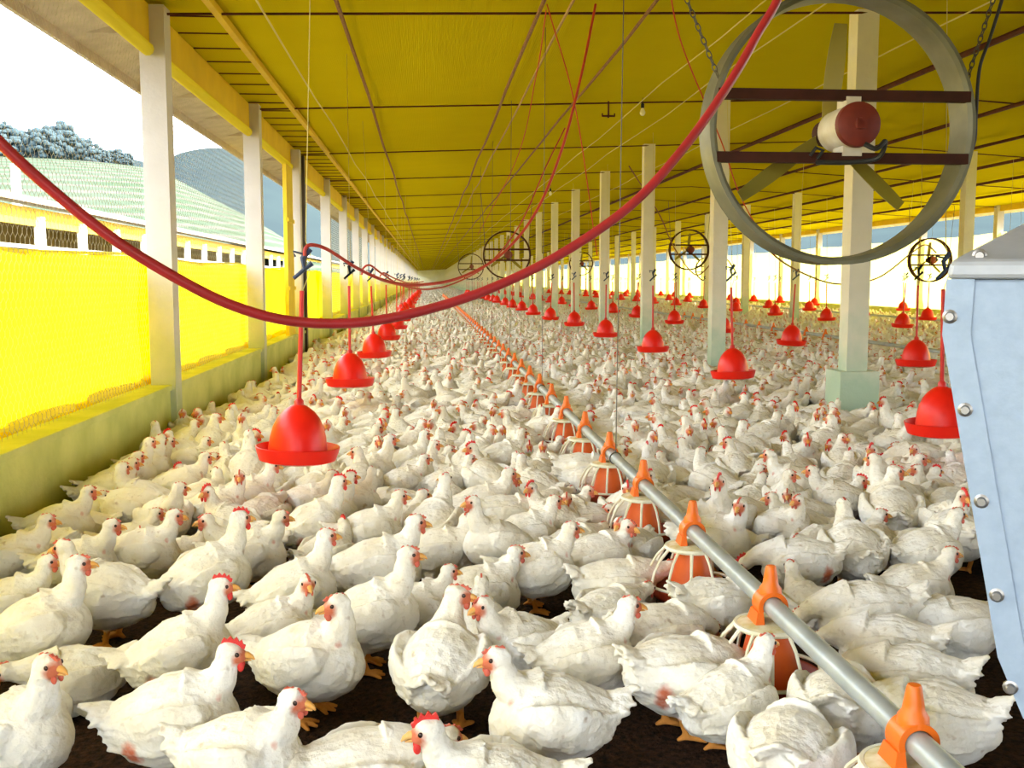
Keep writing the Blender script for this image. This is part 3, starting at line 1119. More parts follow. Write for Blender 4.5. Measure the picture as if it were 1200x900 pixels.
hop = thing('feed_hopper', 'blue grey galvanised metal feed hopper with a row of bolts', 'hopper', (HA.x, HA.y, 0))
off = Vector((HA.x, HA.y, 0))


def hloc(q):
    """world point -> (along, into, up) of the hopper"""
    v = q - off
    return v.dot(HU), v.dot(HW), v.z


def hw(u, w, z):
    return HU * u + HW * w + Vector((0, 0, z))


LU = [hloc(hp(px, py)) for px, py in ((1113, 327), (1108, 392), (1173, 770), (1203, 842))]
WID = 0.62
lev = [(u, 0.0, z, i) for i, (u, w, z) in enumerate(LU)] + [(0.30, 0.12, 0.44, 4)]
DEP = [(0.0, 0.66), (0.0, 0.66), (0.10, 0.56), (0.16, 0.50), (0.0, 0.30)]
b = MB()
vs = []
for (u, w, z, i) in lev:
    ur = 2 * WID / 2 - u + 0.02
    sh, dd = DEP[i]
    vs += [hw(u, w, z), hw(ur, w, z), hw(ur, w + dd, z), hw(u + sh, w + dd, z)]
fs = []
for i in range(len(lev) - 1):
    for k in range(4):
        k2 = (k + 1) % 4
        fs.append((i * 4 + k, (i + 1) * 4 + k, (i + 1) * 4 + k2, i * 4 + k2))
n4 = (len(lev) - 1) * 4
fs += [(0, 1, 2, 3), (n4 + 3, n4 + 2, n4 + 1, n4)]
b.add(vs, fs)
body = part('body', b, M['galv'], hop)
bv = body.modifiers.new('edge', 'BEVEL')
bv.width = 0.004
bv.segments = 2
fl = MB()
for q0, q1 in ((LU[0], LU[1]), (LU[1], LU[2]), (LU[2], LU[3])):
    v = []
    for u, w, z in (q0, q1):
        v += [hw(u - 0.004, -0.003, z), hw(u + 0.030, -0.003, z), hw(u + 0.030, 0.001, z), hw(u - 0.004, 0.002, z)]
    fl.add(v, [(0, 4, 5, 1), (1, 5, 6, 2), (2, 6, 7, 3), (3, 7, 4, 0), (0, 1, 2, 3), (7, 6, 5, 4)])
part('flange', fl, M['galv'], hop)
u0, _, z0 = LU[0]
_, _, z1 = hloc(hp(1116, 306))
ut, _, zt = hloc(hp(1207, 258, 0.15))
xl, xr, yF, yB = u0 - 0.004, WID - u0 + 0.024, -0.010, 0.67
q8 = [(xl, yF, z0), (xr, yF, z0), (xr, yB, z0), (xl + 0.02, yB, z0), (xl + 0.004, yF, z1), (xr - 0.004, yF, z1), (xr - 0.004, yB, z1), (xl + 0.03, yB, z1)]
q8 += [(ut, 0.15, zt), (xr - 0.15, 0.15, zt), (xr - 0.15, 0.5, zt), (ut, 0.5, zt)]
fs = []
for i in (0, 4):
    for k in range(4):
        k2 = (k + 1) % 4
        fs.append((i + k, i + k2, i + 4 + k2, i + 4 + k))
fs += [(8, 9, 10, 11), (3, 2, 1, 0)]
lo = part('lid', MB().add([hw(*q) for q in q8], fs), M['galv_lid'], hop)
bv = lo.modifiers.new('edge', 'BEVEL')
bv.width = 0.006
bv.segments = 2
for px, py in ((1113, 371), (1131, 480), (1150, 587), (1168, 697), (1184, 805), (1148, 300)):
    u, w, z = hloc(hp(px, py, 0.0 if py != 300 else 0.012))
    bb = MB()
    vs, fs = [], []
    for r_, yy in ((0.0095, 0.002), (0.0095, -0.003), (0.0062, -0.004), (0.0062, -0.009), (0.005, -0.011)):
        for k in range(12):
            a = 2 * math.pi * k / 12
            vs.append(hw(u + r_ * math.cos(a), w + yy, z + r_ * math.sin(a)))
    for i in range(4):
        for k in range(12):
            k2 = (k + 1) % 12
            fs.append((i * 12 + k, (i + 1) * 12 + k, (i + 1) * 12 + k2, i * 12 + k2))
    fs.append(tuple(48 + k for k in range(12)))
    bb.add(vs, fs)
    part('bolt', bb, M['bolt'], hop, True)
for uu, ww in ((0.60, 0.06), (0.60, 0.52)):
    part('leg', MB().tube([hw(uu - 0.02, ww, 0.9), hw(uu, ww, 0.0)], 0.017, 8), M['galv'], hop, True)

# ------------------------------------------------------------------ outside, left: neighbour barn, field, hills, trees
struct('ground', MB().box((-60, 150, -0.3), (1000, 900, 0.2)), M['earth'])
bn = thing('barn', 'long yellow curtained barn with pale tiled roof beyond the left wall', 'barn', (-11, 40, 0))
L = 150


def bpart(name, mb, m):
    return part(name, mb, m, bn)


zb = 1.2 + 0.2 * 11
bpart('curtain', MB().box((-0.05, 30, zb - 0.42), (0.06, L, 0.50)), M['barn_yellow'])
bpart('wall', MB().box((-0.05, 30, 0.5), (0.1, L, 1.0)).box((-0.02, 30, 1.02), (0.2, L, 0.1)), M['barn_white'])
bpart('lower_curtain', MB().box((-0.08, 30, 1.45), (0.06, L, 0.8)), M['barn_yellow'])
bpart('rail', MB().box((0.0, 30, zb - 1.26), (0.1, L, 0.10)), M['barn_white'])
bpart('interior', MB().box((-3.0, 30, 1.6), (0.1, L, 3.2)), M['barn_dark'])
rb = MB()
rb.add([(0.5, -45, zb - 0.12), (0.5, 105, zb - 0.12), (-6, 105, zb + 1.0), (-6, -45, zb + 1.0), (0.5, -45, zb + 0.03), (0.5, 105, zb + 0.03), (-6, 105, zb + 1.15), (-6, -45, zb + 1.15)],
       [(0, 1, 2, 3), (7, 6, 5, 4), (0, 4, 5, 1), (2, 6, 7, 3), (1, 5, 6, 2), (0, 3, 7, 4)])
bpart('roof', rb, M['barn_roof'])
pmesh = MB().box((0.03, 0, 1.5), (0.22, 0.28, 3.0)).mesh('post', M['barn_white'])
for k in range(26):
    q = link('post', pmesh, bn, (0, -24 + k * 3.6, 0))


def hillside(pix, ybase, yridge, pbase, m, name, back=40):
    """hill whose crest follows the given skyline at its own distance"""
    P = spline([Vector((a, b_, 0)) for a, b_ in pix], 8)
    b = MB()
    vs = []
    rows = 16
    for q in P:
        crest = at_y(q.x, q.y, yridge)
        foot = at_y(q.x, pbase, ybase)
        foot.z = min(foot.z, 0.5) if pbase > 325 else foot.z
        for j in range(rows):
            s = j / (rows - 1)
            p = foot.lerp(crest, s)
            p.z += (crest.z - foot.z) * 0.10 * math.sin(math.pi * s)
            p.z += 0.012 * abs(crest.z) * noise.noise(p * 0.03)
            vs.append(p)
        vs.append(crest + Vector((0, back, -abs(crest.z) * 0.3)))
        vs.append(crest + Vector((0, back * 2, -crest.z - 1)))
    R_ = rows + 2
    fs = [(i * R_ + j, (i + 1) * R_ + j, (i + 1) * R_ + j + 1, i * R_ + j + 1) for i in range(len(P) - 1) for j in range(R_ - 1)]
    b.add(vs, fs)
    return struct(name, b, m, smooth=True)


hillside([(-260, 175), (-120, 180), (0, 184), (60, 186), (120, 190), (180, 198), (215, 214), (260, 238), (295, 256), (340, 283), (400, 318)], 75, 150, 322, M['field'], 'field', 30)
hillside([(-260, 165), (-120, 160), (0, 163), (60, 168), (110, 177), (150, 186), (185, 190), (215, 178), (250, 173), (280, 178), (330, 195), (400, 240), (470, 300)], 190, 330, 322, M['hill_far'], 'hill', 60)
hillside([(560, 312), (640, 300), (720, 290), (780, 276), (840, 262), (900, 258), (960, 262), (1020, 254), (1100, 246), (1180, 240), (1300, 240), (1450, 250)], 300, 480, 326, M['hill_far'], 'hills', 60)


def foliage_mesh(seed, n, rx, rz, m, leaf=0.16):
    """crown of many small leaf clumps"""
    rr = random.Random(seed)
    b = MB()
    for i in range(n):
        th, ph = rr.uniform(0, 6.283), math.acos(rr.uniform(-0.7, 1))
        d = rr.uniform(0.45, 1.0)
        c = Vector((rx * d * math.sin(ph) * math.cos(th), rx * d * math.sin(ph) * math.sin(th), rz * d * math.cos(ph)))
        s = leaf * rr.uniform(0.6, 1.4) * rx
        b.ball(c, (s, s * rr.uniform(0.7, 1.2), s * rr.uniform(0.55, 0.9)), 7, 5)
    return b.mesh('crown', m, True)


crowns = [foliage_mesh(s, 130, 2.2, 2.4, M['leaf'], 0.21) for s in (1, 2, 3)]
trunk = MB().tube([(0, 0, -1.5), (0.1, 0, 1.5), (0.0, 0.1, 4.0)], [0.28, 0.2, 0.1], 8).mesh('trunk', M['bark'], True)
TP = [(3, 182, 1.2), (22, 183, 1.0), (38, 184, 1.25), (55, 185, 1.05), (70, 186, 1.4), (86, 187, 1.05), (102, 189, 0.85), (120, 192, 0.6), (136, 193, 0.7), (150, 195, 0.5)]
TL = ['leftmost tree on the hill crest behind the red hose', 'small round tree second along the hill crest from the left', 'taller tree third along the hill crest from the left',
      'round tree fourth along the hill crest from the left', 'tallest tree of the clump on the hill crest', 'tree just right of the tallest one on the hill crest',
      'lower tree at the right end of the clump on the crest', 'small lone tree right of the clump on the crest', 'small tree nearer the first white pillar on the crest', 'smallest tree next to the first white pillar on the crest']
for i, ((px, py, s), lb) in enumerate(zip(TP, TL)):
    p = at_y(px, py, 151 + (i % 3) * 9)
    t = thing('tree', 'hazy dark ' + lb, 'tree', p, i * 1.1, 'trees on the hill crest')
    c = link('crown', crowns[i % 3], t, (0, 0, 1.4))
    link('trunk', trunk, t, (0, 0, -2.2))
    t.scale = (s * 0.9, s * 0.9, s * 1.0)
p = at_y(20, 240, 70)
tag(part('utility_pole', MB().tube([(p.x, p.y, -0.2), (p.x, p.y, at_y(20, 192, 70).z)], 0.30, 10), M['barn_white'], smooth=True), 'white pole standing behind the yellow barn at far left', 'pole')


# ------------------------------------------------------------------ chickens
def head_frame(pose):
    return pose['head'], pose['hyaw'], pose['hpitch']


POSES = {
    # body lift, pitch of the body (breast up), neck path end, head yaw (deg, + to the bird's left), head pitch, sitting
    'stand': dict(dz=0.0, tilt=6, neck=[(0.085, 0, 0.225), (0.112, 0, 0.262), (0.120, 0, 0.296)], head=(0.128, 0, 0.318), hyaw=0, hpitch=-4, sit=False),
    'alert': dict(dz=0.01, tilt=16, neck=[(0.082, 0, 0.24), (0.104, 0, 0.29), (0.108, 0, 0.335)], head=(0.116, 0, 0.358), hyaw=0, hpitch=0, sit=False),
    'look_left': dict(dz=0.0, tilt=8, neck=[(0.083, 0, 0.23), (0.105, 0.004, 0.27), (0.110, 0.010, 0.305)], head=(0.113, 0.018, 0.326), hyaw=85, hpitch=-4, sit=False),
    'look_right': dict(dz=0.0, tilt=8, neck=[(0.083, 0, 0.23), (0.105, -0.004, 0.27), (0.110, -0.010, 0.305)], head=(0.113, -0.018, 0.326), hyaw=-85, hpitch=-4, sit=False),
    'look_back': dict(dz=0.0, tilt=8, neck=[(0.08, 0, 0.23), (0.098, -0.006, 0.275), (0.100, -0.012, 0.31)], head=(0.094, -0.018, 0.332), hyaw=-140, hpitch=-4, sit=False),
    'sit': dict(dz=-0.044, tilt=2, neck=[(0.085, 0, 0.225), (0.112, 0, 0.258), (0.120, 0, 0.288)], head=(0.129, 0, 0.309), hyaw=0, hpitch=-4, sit=True),
    'sit_left': dict(dz=-0.044, tilt=2, neck=[(0.085, 0, 0.22), (0.108, 0.006, 0.25), (0.112, 0.014, 0.275)], head=(0.114, 0.024, 0.293), hyaw=70, hpitch=-4, sit=True),
    'sit_right': dict(dz=-0.044, tilt=2, neck=[(0.085, 0, 0.22), (0.108, -0.006, 0.25), (0.112, -0.014, 0.275)], head=(0.114, -0.024, 0.293), hyaw=-70, hpitch=-4, sit=True),
    'low': dict(dz=-0.045, tilt=-6, neck=[(0.11, 0, 0.205), (0.148, 0, 0.213), (0.172, 0, 0.218)], head=(0.192, 0, 0.222), hyaw=12, hpitch=-12, sit=True),
    'feed': dict(dz=0.0, tilt=-10, neck=[(0.12, 0, 0.185), (0.155, 0, 0.180), (0.180, 0, 0.165)], head=(0.196, 0, 0.147), hyaw=0, hpitch=-38, sit=False),
}


def smooth01(x):
    x = np.clip(x, 0, 1)
    return x * x * (3 - 2 * x)


def bird_raw(pose, bare, seed):
    P = POSES[pose]
    dz = P['dz']
    rr = random.Random(seed)
    tl = R(P['tilt'])
    piv = Vector((0, 0, 0.16))

    def B(x, y, z):                      # body points follow the tilt of the trunk
        v = Vector((x, y, z)) - piv
        v = Vector((v.x * math.cos(tl) - v.z * math.sin(tl), v.y, v.x * math.sin(tl) + v.z * math.cos(tl)))
        v = v + piv
        return (v.x, v.y, v.z + dz)

    def N(p):
        return (p[0], p[1], (p[2] - 0.2) * 0.86 + 0.192 + dz)
    m = MB()
    # trunk
    st = [(-0.142, 0.192, 0.012, 0.012), (-0.132, 0.188, 0.038, 0.030), (-0.108, 0.172, 0.066, 0.060), (-0.075, 0.158, 0.085, 0.083), (-0.035, 0.150, 0.098, 0.096), (0.01, 0.148, 0.103, 0.100),
          (0.05, 0.150, 0.100, 0.099), (0.083, 0.157, 0.087, 0.090), (0.108, 0.167, 0.066, 0.073), (0.126, 0.177, 0.036, 0.044), (0.134, 0.181, 0.010, 0.012)]
    m.tube([B(x, 0, z) for x, z, a, b in st], [(a, b) for x, z, a, b in st], 26, side=(0, 1, 0))
    # neck and head
    n0 = B(0.050, 0, 0.195)
    nk = [n0] + [N(p) for p in P['neck']] + [N(P['head'])]
    m.tube(nk, [0.070, 0.051, 0.035, 0.0275, 0.024], 20)
    hc = Vector(N(P['head']))
    hy, hp_ = R(P['hyaw']), R(P['hpitch'])
    HM = Matrix.Translation(hc) @ Matrix.Rotation(hy, 4, 'Z') @ Matrix.Rotation(-hp_, 4, 'Y') @ Matrix.Scale(1.17, 4)
    hd = MB()
    hd.ball((0.0, 0, 0.001), (0.0275, 0.0225, 0.0235), 18, 12)
    hd.ball((0.015, 0, -0.003), (0.0185, 0.0155, 0.0165), 16, 10)
    m.add([HM @ Vector(v) for v in hd.v], hd.f)
    # wings folded on the flanks, with primaries
    for s in (-1, 1):
        wp = [B(0.092, s * 0.064, 0.184), B(0.075, s * 0.090, 0.182), B(0.03, s * 0.104, 0.174), B(-0.025, s * 0.103, 0.166), B(-0.075, s * 0.080, 0.160), B(-0.118, s * 0.050, 0.162), B(-0.150, s * 0.030, 0.172)]
        m.tube(wp, [(0.008, 0.014), (0.016, 0.034), (0.018, 0.051), (0.017, 0.055), (0.014, 0.043), (0.010, 0.026), (0.005, 0.008)], 16, side=(0, 1, 0))
        for j in range(4):
            z = 0.132 + 0.017 * j
            e = B(-0.128 - 0.012 * j + rr.uniform(-0.01, 0.006), s * (0.048 - 0.005 * j), z - 0.004)
            m.tube([B(-0.03, s * 0.107, z), B(-0.085, s * (0.081 - 0.002 * j), z - 0.002), e], [(0.006, 0.012), (0.006, 0.012), (0.004, 0.005)], 8, side=(0, 1, 0))
        # thigh, shank, toes
        if not P['sit']:
            x0 = -0.005
            y0 = s * 0.047
            m.tube([B(-0.005, s * 0.052, 0.145), (x0 - 0.004, y0, 0.105 + dz), (x0 - 0.010, y0, 0.078)], [0.046, 0.036, 0.019], 14)
            sw = rr.uniform(-0.012, 0.012)
            m.tube([(x0 - 0.010, y0, 0.085), (x0 - 0.012, y0, 0.055), (x0 + sw * 0.4, y0, 0.014)], [0.0125, 0.0095, 0.0095], 10)
            for dx, dy in ((0.052, 0.0), (0.042, 0.026), (0.042, -0.026), (-0.026, 0.006)):
                m.tube([(x0 + sw * 0.4, y0, 0.013), (x0 + sw * 0.4 + dx * 0.55, y0 + dy * 0.6, 0.011), (x0 + sw * 0.4 + dx, y0 + dy, 0.0055)], [0.0085, 0.0075, 0.0048], 8)
        else:
            m.tube([(0.02, s * 0.052, 0.075), (-0.03, s * 0.062, 0.05), (-0.05, s * 0.06, 0.04)], [0.035, 0.040, 0.028], 12)
            for dx, dy in ((0.045, 0.0), (0.035, 0.022)):
                m.tube([(0.035, s * 0.05, 0.012), (0.06 + dx * 0.6, s * 0.052 + dy * 0.5, 0.008), (0.05 + dx, s * 0.052 + dy, 0.0055)], [0.009, 0.007, 0.005], 8)
    # tail
    for j in range(-3, 4):
        f = j / 3
        e = B(-0.192 + 0.022 * abs(f) + rr.uniform(-0.008, 0.008), 0.050 * f, 0.222 - 0.034 * abs(f) + rr.uniform(-0.006, 0.006))
        m.tube([B(-0.10, 0.016 * f, 0.186), B(-0.15, 0.034 * f, 0.208 - 0.018 * abs(f)), e], [(0.018, 0.013), (0.019, 0.009), (0.010, 0.0045)], 10, side=(0, 1, 0.25 * f))
    # fluff under the tail
    m.ball(B(-0.105, 0, 0.135), (0.045, 0.052, 0.042), 14, 10)
    me = m.mesh('raw')
    o = link('raw', me)
    rm = o.modifiers.new('r', 'REMESH')
    rm.mode = 'VOXEL'
    rm.voxel_size = 0.0043
    sm = o.modifiers.new('s', 'SMOOTH')
    sm.factor = 0.5
    sm.iterations = 3
    dc = o.modifiers.new('d', 'DECIMATE')
    dc.ratio = 0.45
    dg = bpy.context.evaluated_depsgraph_get()
    me2 = bpy.data.meshes.new_from_object(o.evaluated_get(dg))
    bpy.data.objects.remove(o)
    nv = len(me2.vertices)
    co = np.empty(nv * 3)
    me2.vertices.foreach_get('co', co)
    co = co.reshape(-1, 3)
    no = np.empty(nv * 3)
    me2.vertices.foreach_get('normal', no)
    no = no.reshape(-1, 3)
    # masks
    Hi = np.array(HM.inverted())
    hl = co @ Hi[:3, :3].T + Hi[:3, 3]
    face = 1 - smooth01((np.sqrt(((hl - np.array([0.020, 0, -0.004])) ** 2 * np.array([1, 0.55, 1])).sum(1)) - 0.009) / 0.019)
    leg = np.zeros(nv)
    if not P['sit']:
        leg = smooth01((0.068 - co[:, 2]) / 0.012) * (np.abs(co[:, 0]) < 0.085)
    else:
        leg = smooth01((0.020 - co[:, 2]) / 0.006) * (co[:, 0] > 0.045)
    skin = 0.95 * face
    for s in (-1, 1):
        c = np.array(B(0.108, s * 0.036, 0.198))
        skin = np.maximum(skin, 0.62 * (1 - smooth01((np.linalg.norm((co - c) * np.array([1, 1, 0.6]), axis=1) - 0.004) / 0.010)))
        if bare:
            c = np.array(B(-0.080, s * 0.082, 0.112))
            skin = np.maximum(skin, 0.85 * (1 - smooth01((np.linalg.norm((co - c) * np.array([1.25, 0.9, 0.6]), axis=1) - 0.014) / 0.026)))
    # ruffled plumage
    keep = (1 - face) * (1 - leg)
    amp = np.zeros(nv)
    off = Vector((seed * 3.1, seed * 1.7, 0))
    for i in range(nv):
        if keep[i] > 0.1:
            p = Vector(co[i])
            amp[i] = 0.0030 * noise.noise(p * 38 + off) + 0.0018 * noise.noise(p * 95 + off)
    co = co + no * (amp * keep)[:, None]
    co[:, 2] = np.maximum(co[:, 2], 0.0)
    me2.vertices.foreach_set('co', co.ravel())
    at = me2.attributes.new('mask', 'FLOAT_COLOR', 'POINT')
    at.data.foreach_set('color', np.stack([skin, leg, np.zeros(nv), np.ones(nv)], 1).astype(np.float32).ravel())
    me2.materials.clear()
    me2.materials.append(M['feather'])
    me2.polygons.foreach_set('use_smooth', [True] * len(me2.polygons))
    me2.update()
    me2.name = 'chicken'
    # small parts of the head
    pts = {}
    bk = MB()
    bk.tube([(0.026, 0, -0.001), (0.034, 0, -0.001), (0.043, 0, -0.005), (0.048, 0, -0.010)], [(0.0085, 0.0075), (0.0072, 0.0062), (0.0042, 0.0042), (0.0008, 0.0012)], 10, side=(0, 1, 0))
    bk.tube([(0.026, 0, -0.009), (0.035, 0, -0.010), (0.042, 0, -0.0115)], [(0.0065, 0.004), (0.005, 0.0028), (0.001, 0.001)], 8, side=(0, 1, 0))
    pts['beak'] = bk
    cs = 0.85 if bare else 0.45
    cb_ = MB()
    prof = [(0.028, 0.010), (0.030, 0.018), (0.025, 0.021), (0.022, 0.031), (0.017, 0.026), (0.012, 0.037), (0.006, 0.030), (0.0, 0.039), (-0.006, 0.031), (-0.012, 0.035), (-0.016, 0.027), (-0.017, 0.018)]
    q = len(prof)
    prof = [(x, 0.016 + (z - 0.016) * cs) for x, z in prof]
    vs = [(x, -0.0028, z) for x, z in prof] + [(x, 0.0028, z) for x, z in prof]
    fs = [tuple(range(q)), tuple(reversed(range(q, 2 * q)))] + [(i, q + i, q + (i + 1) % q, (i + 1) % q) for i in range(q)]
    cb_.add(vs, fs)
    pts['comb'] = cb_
    for s in (-1, 1):
        w = MB()
        w.ball((0.023, s * 0.008, -0.019 - 0.003 * cs), (0.0065, 0.0032, 0.0055 + 0.005 * cs), 10, 7)
        pts['wattle%d' % s] = w
        e = MB()
        e.ball((0.0155, s * 0.0178, 0.005), (0.0046, 0.0026, 0.0046), 10, 7)
        pts['eye%d' % s] = e
    out = {}
    for k, w in pts.items():
        w.v = [tuple(HM @ Vector(v)) for v in w.v]
        nm_ = k.rstrip('-1')
        out[k] = (nm_, w, w.mesh(nm_, {'beak': M['fl_beak'], 'comb': M['fl_comb' if bare else 'fl_comb_pale'], 'wattle': M['fl_comb' if bare else 'fl_comb_pale'], 'eye': M['fl_eye']}[nm_], nm_ != 'comb'))
    return me2, out


VARS = {}
for i, pz in enumerate(POSES):
    VARS[(pz, 0)] = bird_raw(pz, False, i + 1)
for i, pz in enumerate(('stand', 'alert', 'look_left', 'feed', 'sit', 'sit_left', 'sit_right', 'low')):
    VARS[(pz, 1)] = bird_raw(pz, True, i + 31)


def arrays_of(key, ratio):
    """whole bird (with beak and comb) as plain arrays, thinned to the given share of faces"""
    me, parts_ = VARS[key]
    o = link('raw', me)
    dm = o.modifiers.new('d', 'DECIMATE')
    dm.ratio = min(1.0, ratio / (2.0 * len(me.polygons)))
    dg = bpy.context.evaluated_depsgraph_get()
    m2 = bpy.data.meshes.new_from_object(o.evaluated_get(dg))
    bpy.data.objects.remove(o)
    m2.calc_loop_triangles()
    V = np.empty(len(m2.vertices) * 3)
    m2.vertices.foreach_get('co', V)
    V = V.reshape(-1, 3)
    T = np.empty(len(m2.loop_triangles) * 3, dtype=np.int32)
    m2.loop_triangles.foreach_get('vertices', T)
    T = T.reshape(-1, 3)
    K = np.empty(len(m2.vertices) * 4, dtype=np.float32)
    m2.attributes['mask'].data.foreach_get('color', K)
    K = K.reshape(-1, 4)
    bpy.data.meshes.remove(m2)
    return V, T, K


def with_head(key, A, what):
    V, T, K = A
    for k, (nm_, mb, me) in VARS[key][1].items():
        if nm_ not in what:
            continue
        me.calc_loop_triangles()
        t = np.empty(len(me.loop_triangles) * 3, dtype=np.int32)
        me.loop_triangles.foreach_get('vertices', t)
        t = t.reshape(-1, 3)
        v = np.array(mb.v)
        T = np.concatenate([T, t + len(V)])
        V = np.concatenate([V, v])
        red = (0, 0, 1, 1) if key[1] else (1, 0, 0.25, 1)
        c = {'beak': (0, 1, 0, 1), 'comb': red, 'wattle': red}[nm_]
        K = np.concatenate([K, np.tile(np.array(c, dtype=np.float32), (len(v), 1))])
    return V, T, K


def tri_mesh(name, V, T, K, m):
    me = bpy.data.meshes.new(name)
    me.vertices.add(len(V))
    me.vertices.foreach_set('co', np.ascontiguousarray(V, dtype=np.float32).ravel())
    me.loops.add(len(T) * 3)
    me.loops.foreach_set('vertex_index', np.ascontiguousarray(T, dtype=np.int32).ravel())
    me.polygons.add(len(T))
    me.polygons.foreach_set('loop_start', np.arange(0, len(T) * 3, 3, dtype=np.int32))
    me.polygons.foreach_set('use_smooth', np.ones(len(T), dtype=bool))
    at = me.attributes.new('mask', 'FLOAT_COLOR', 'POINT')
    at.data.foreach_set('color', np.ascontiguousarray(K, dtype=np.float32).ravel())
    me.update(calc_edges=True)
    me.materials.append(m)
    return me


MIDMESH = {}
for key in VARS:
    MIDMESH[key] = tri_mesh('chicken', *with_head(key, arrays_of(key, 5000), ('beak', 'comb', 'wattle')), M['feather'])

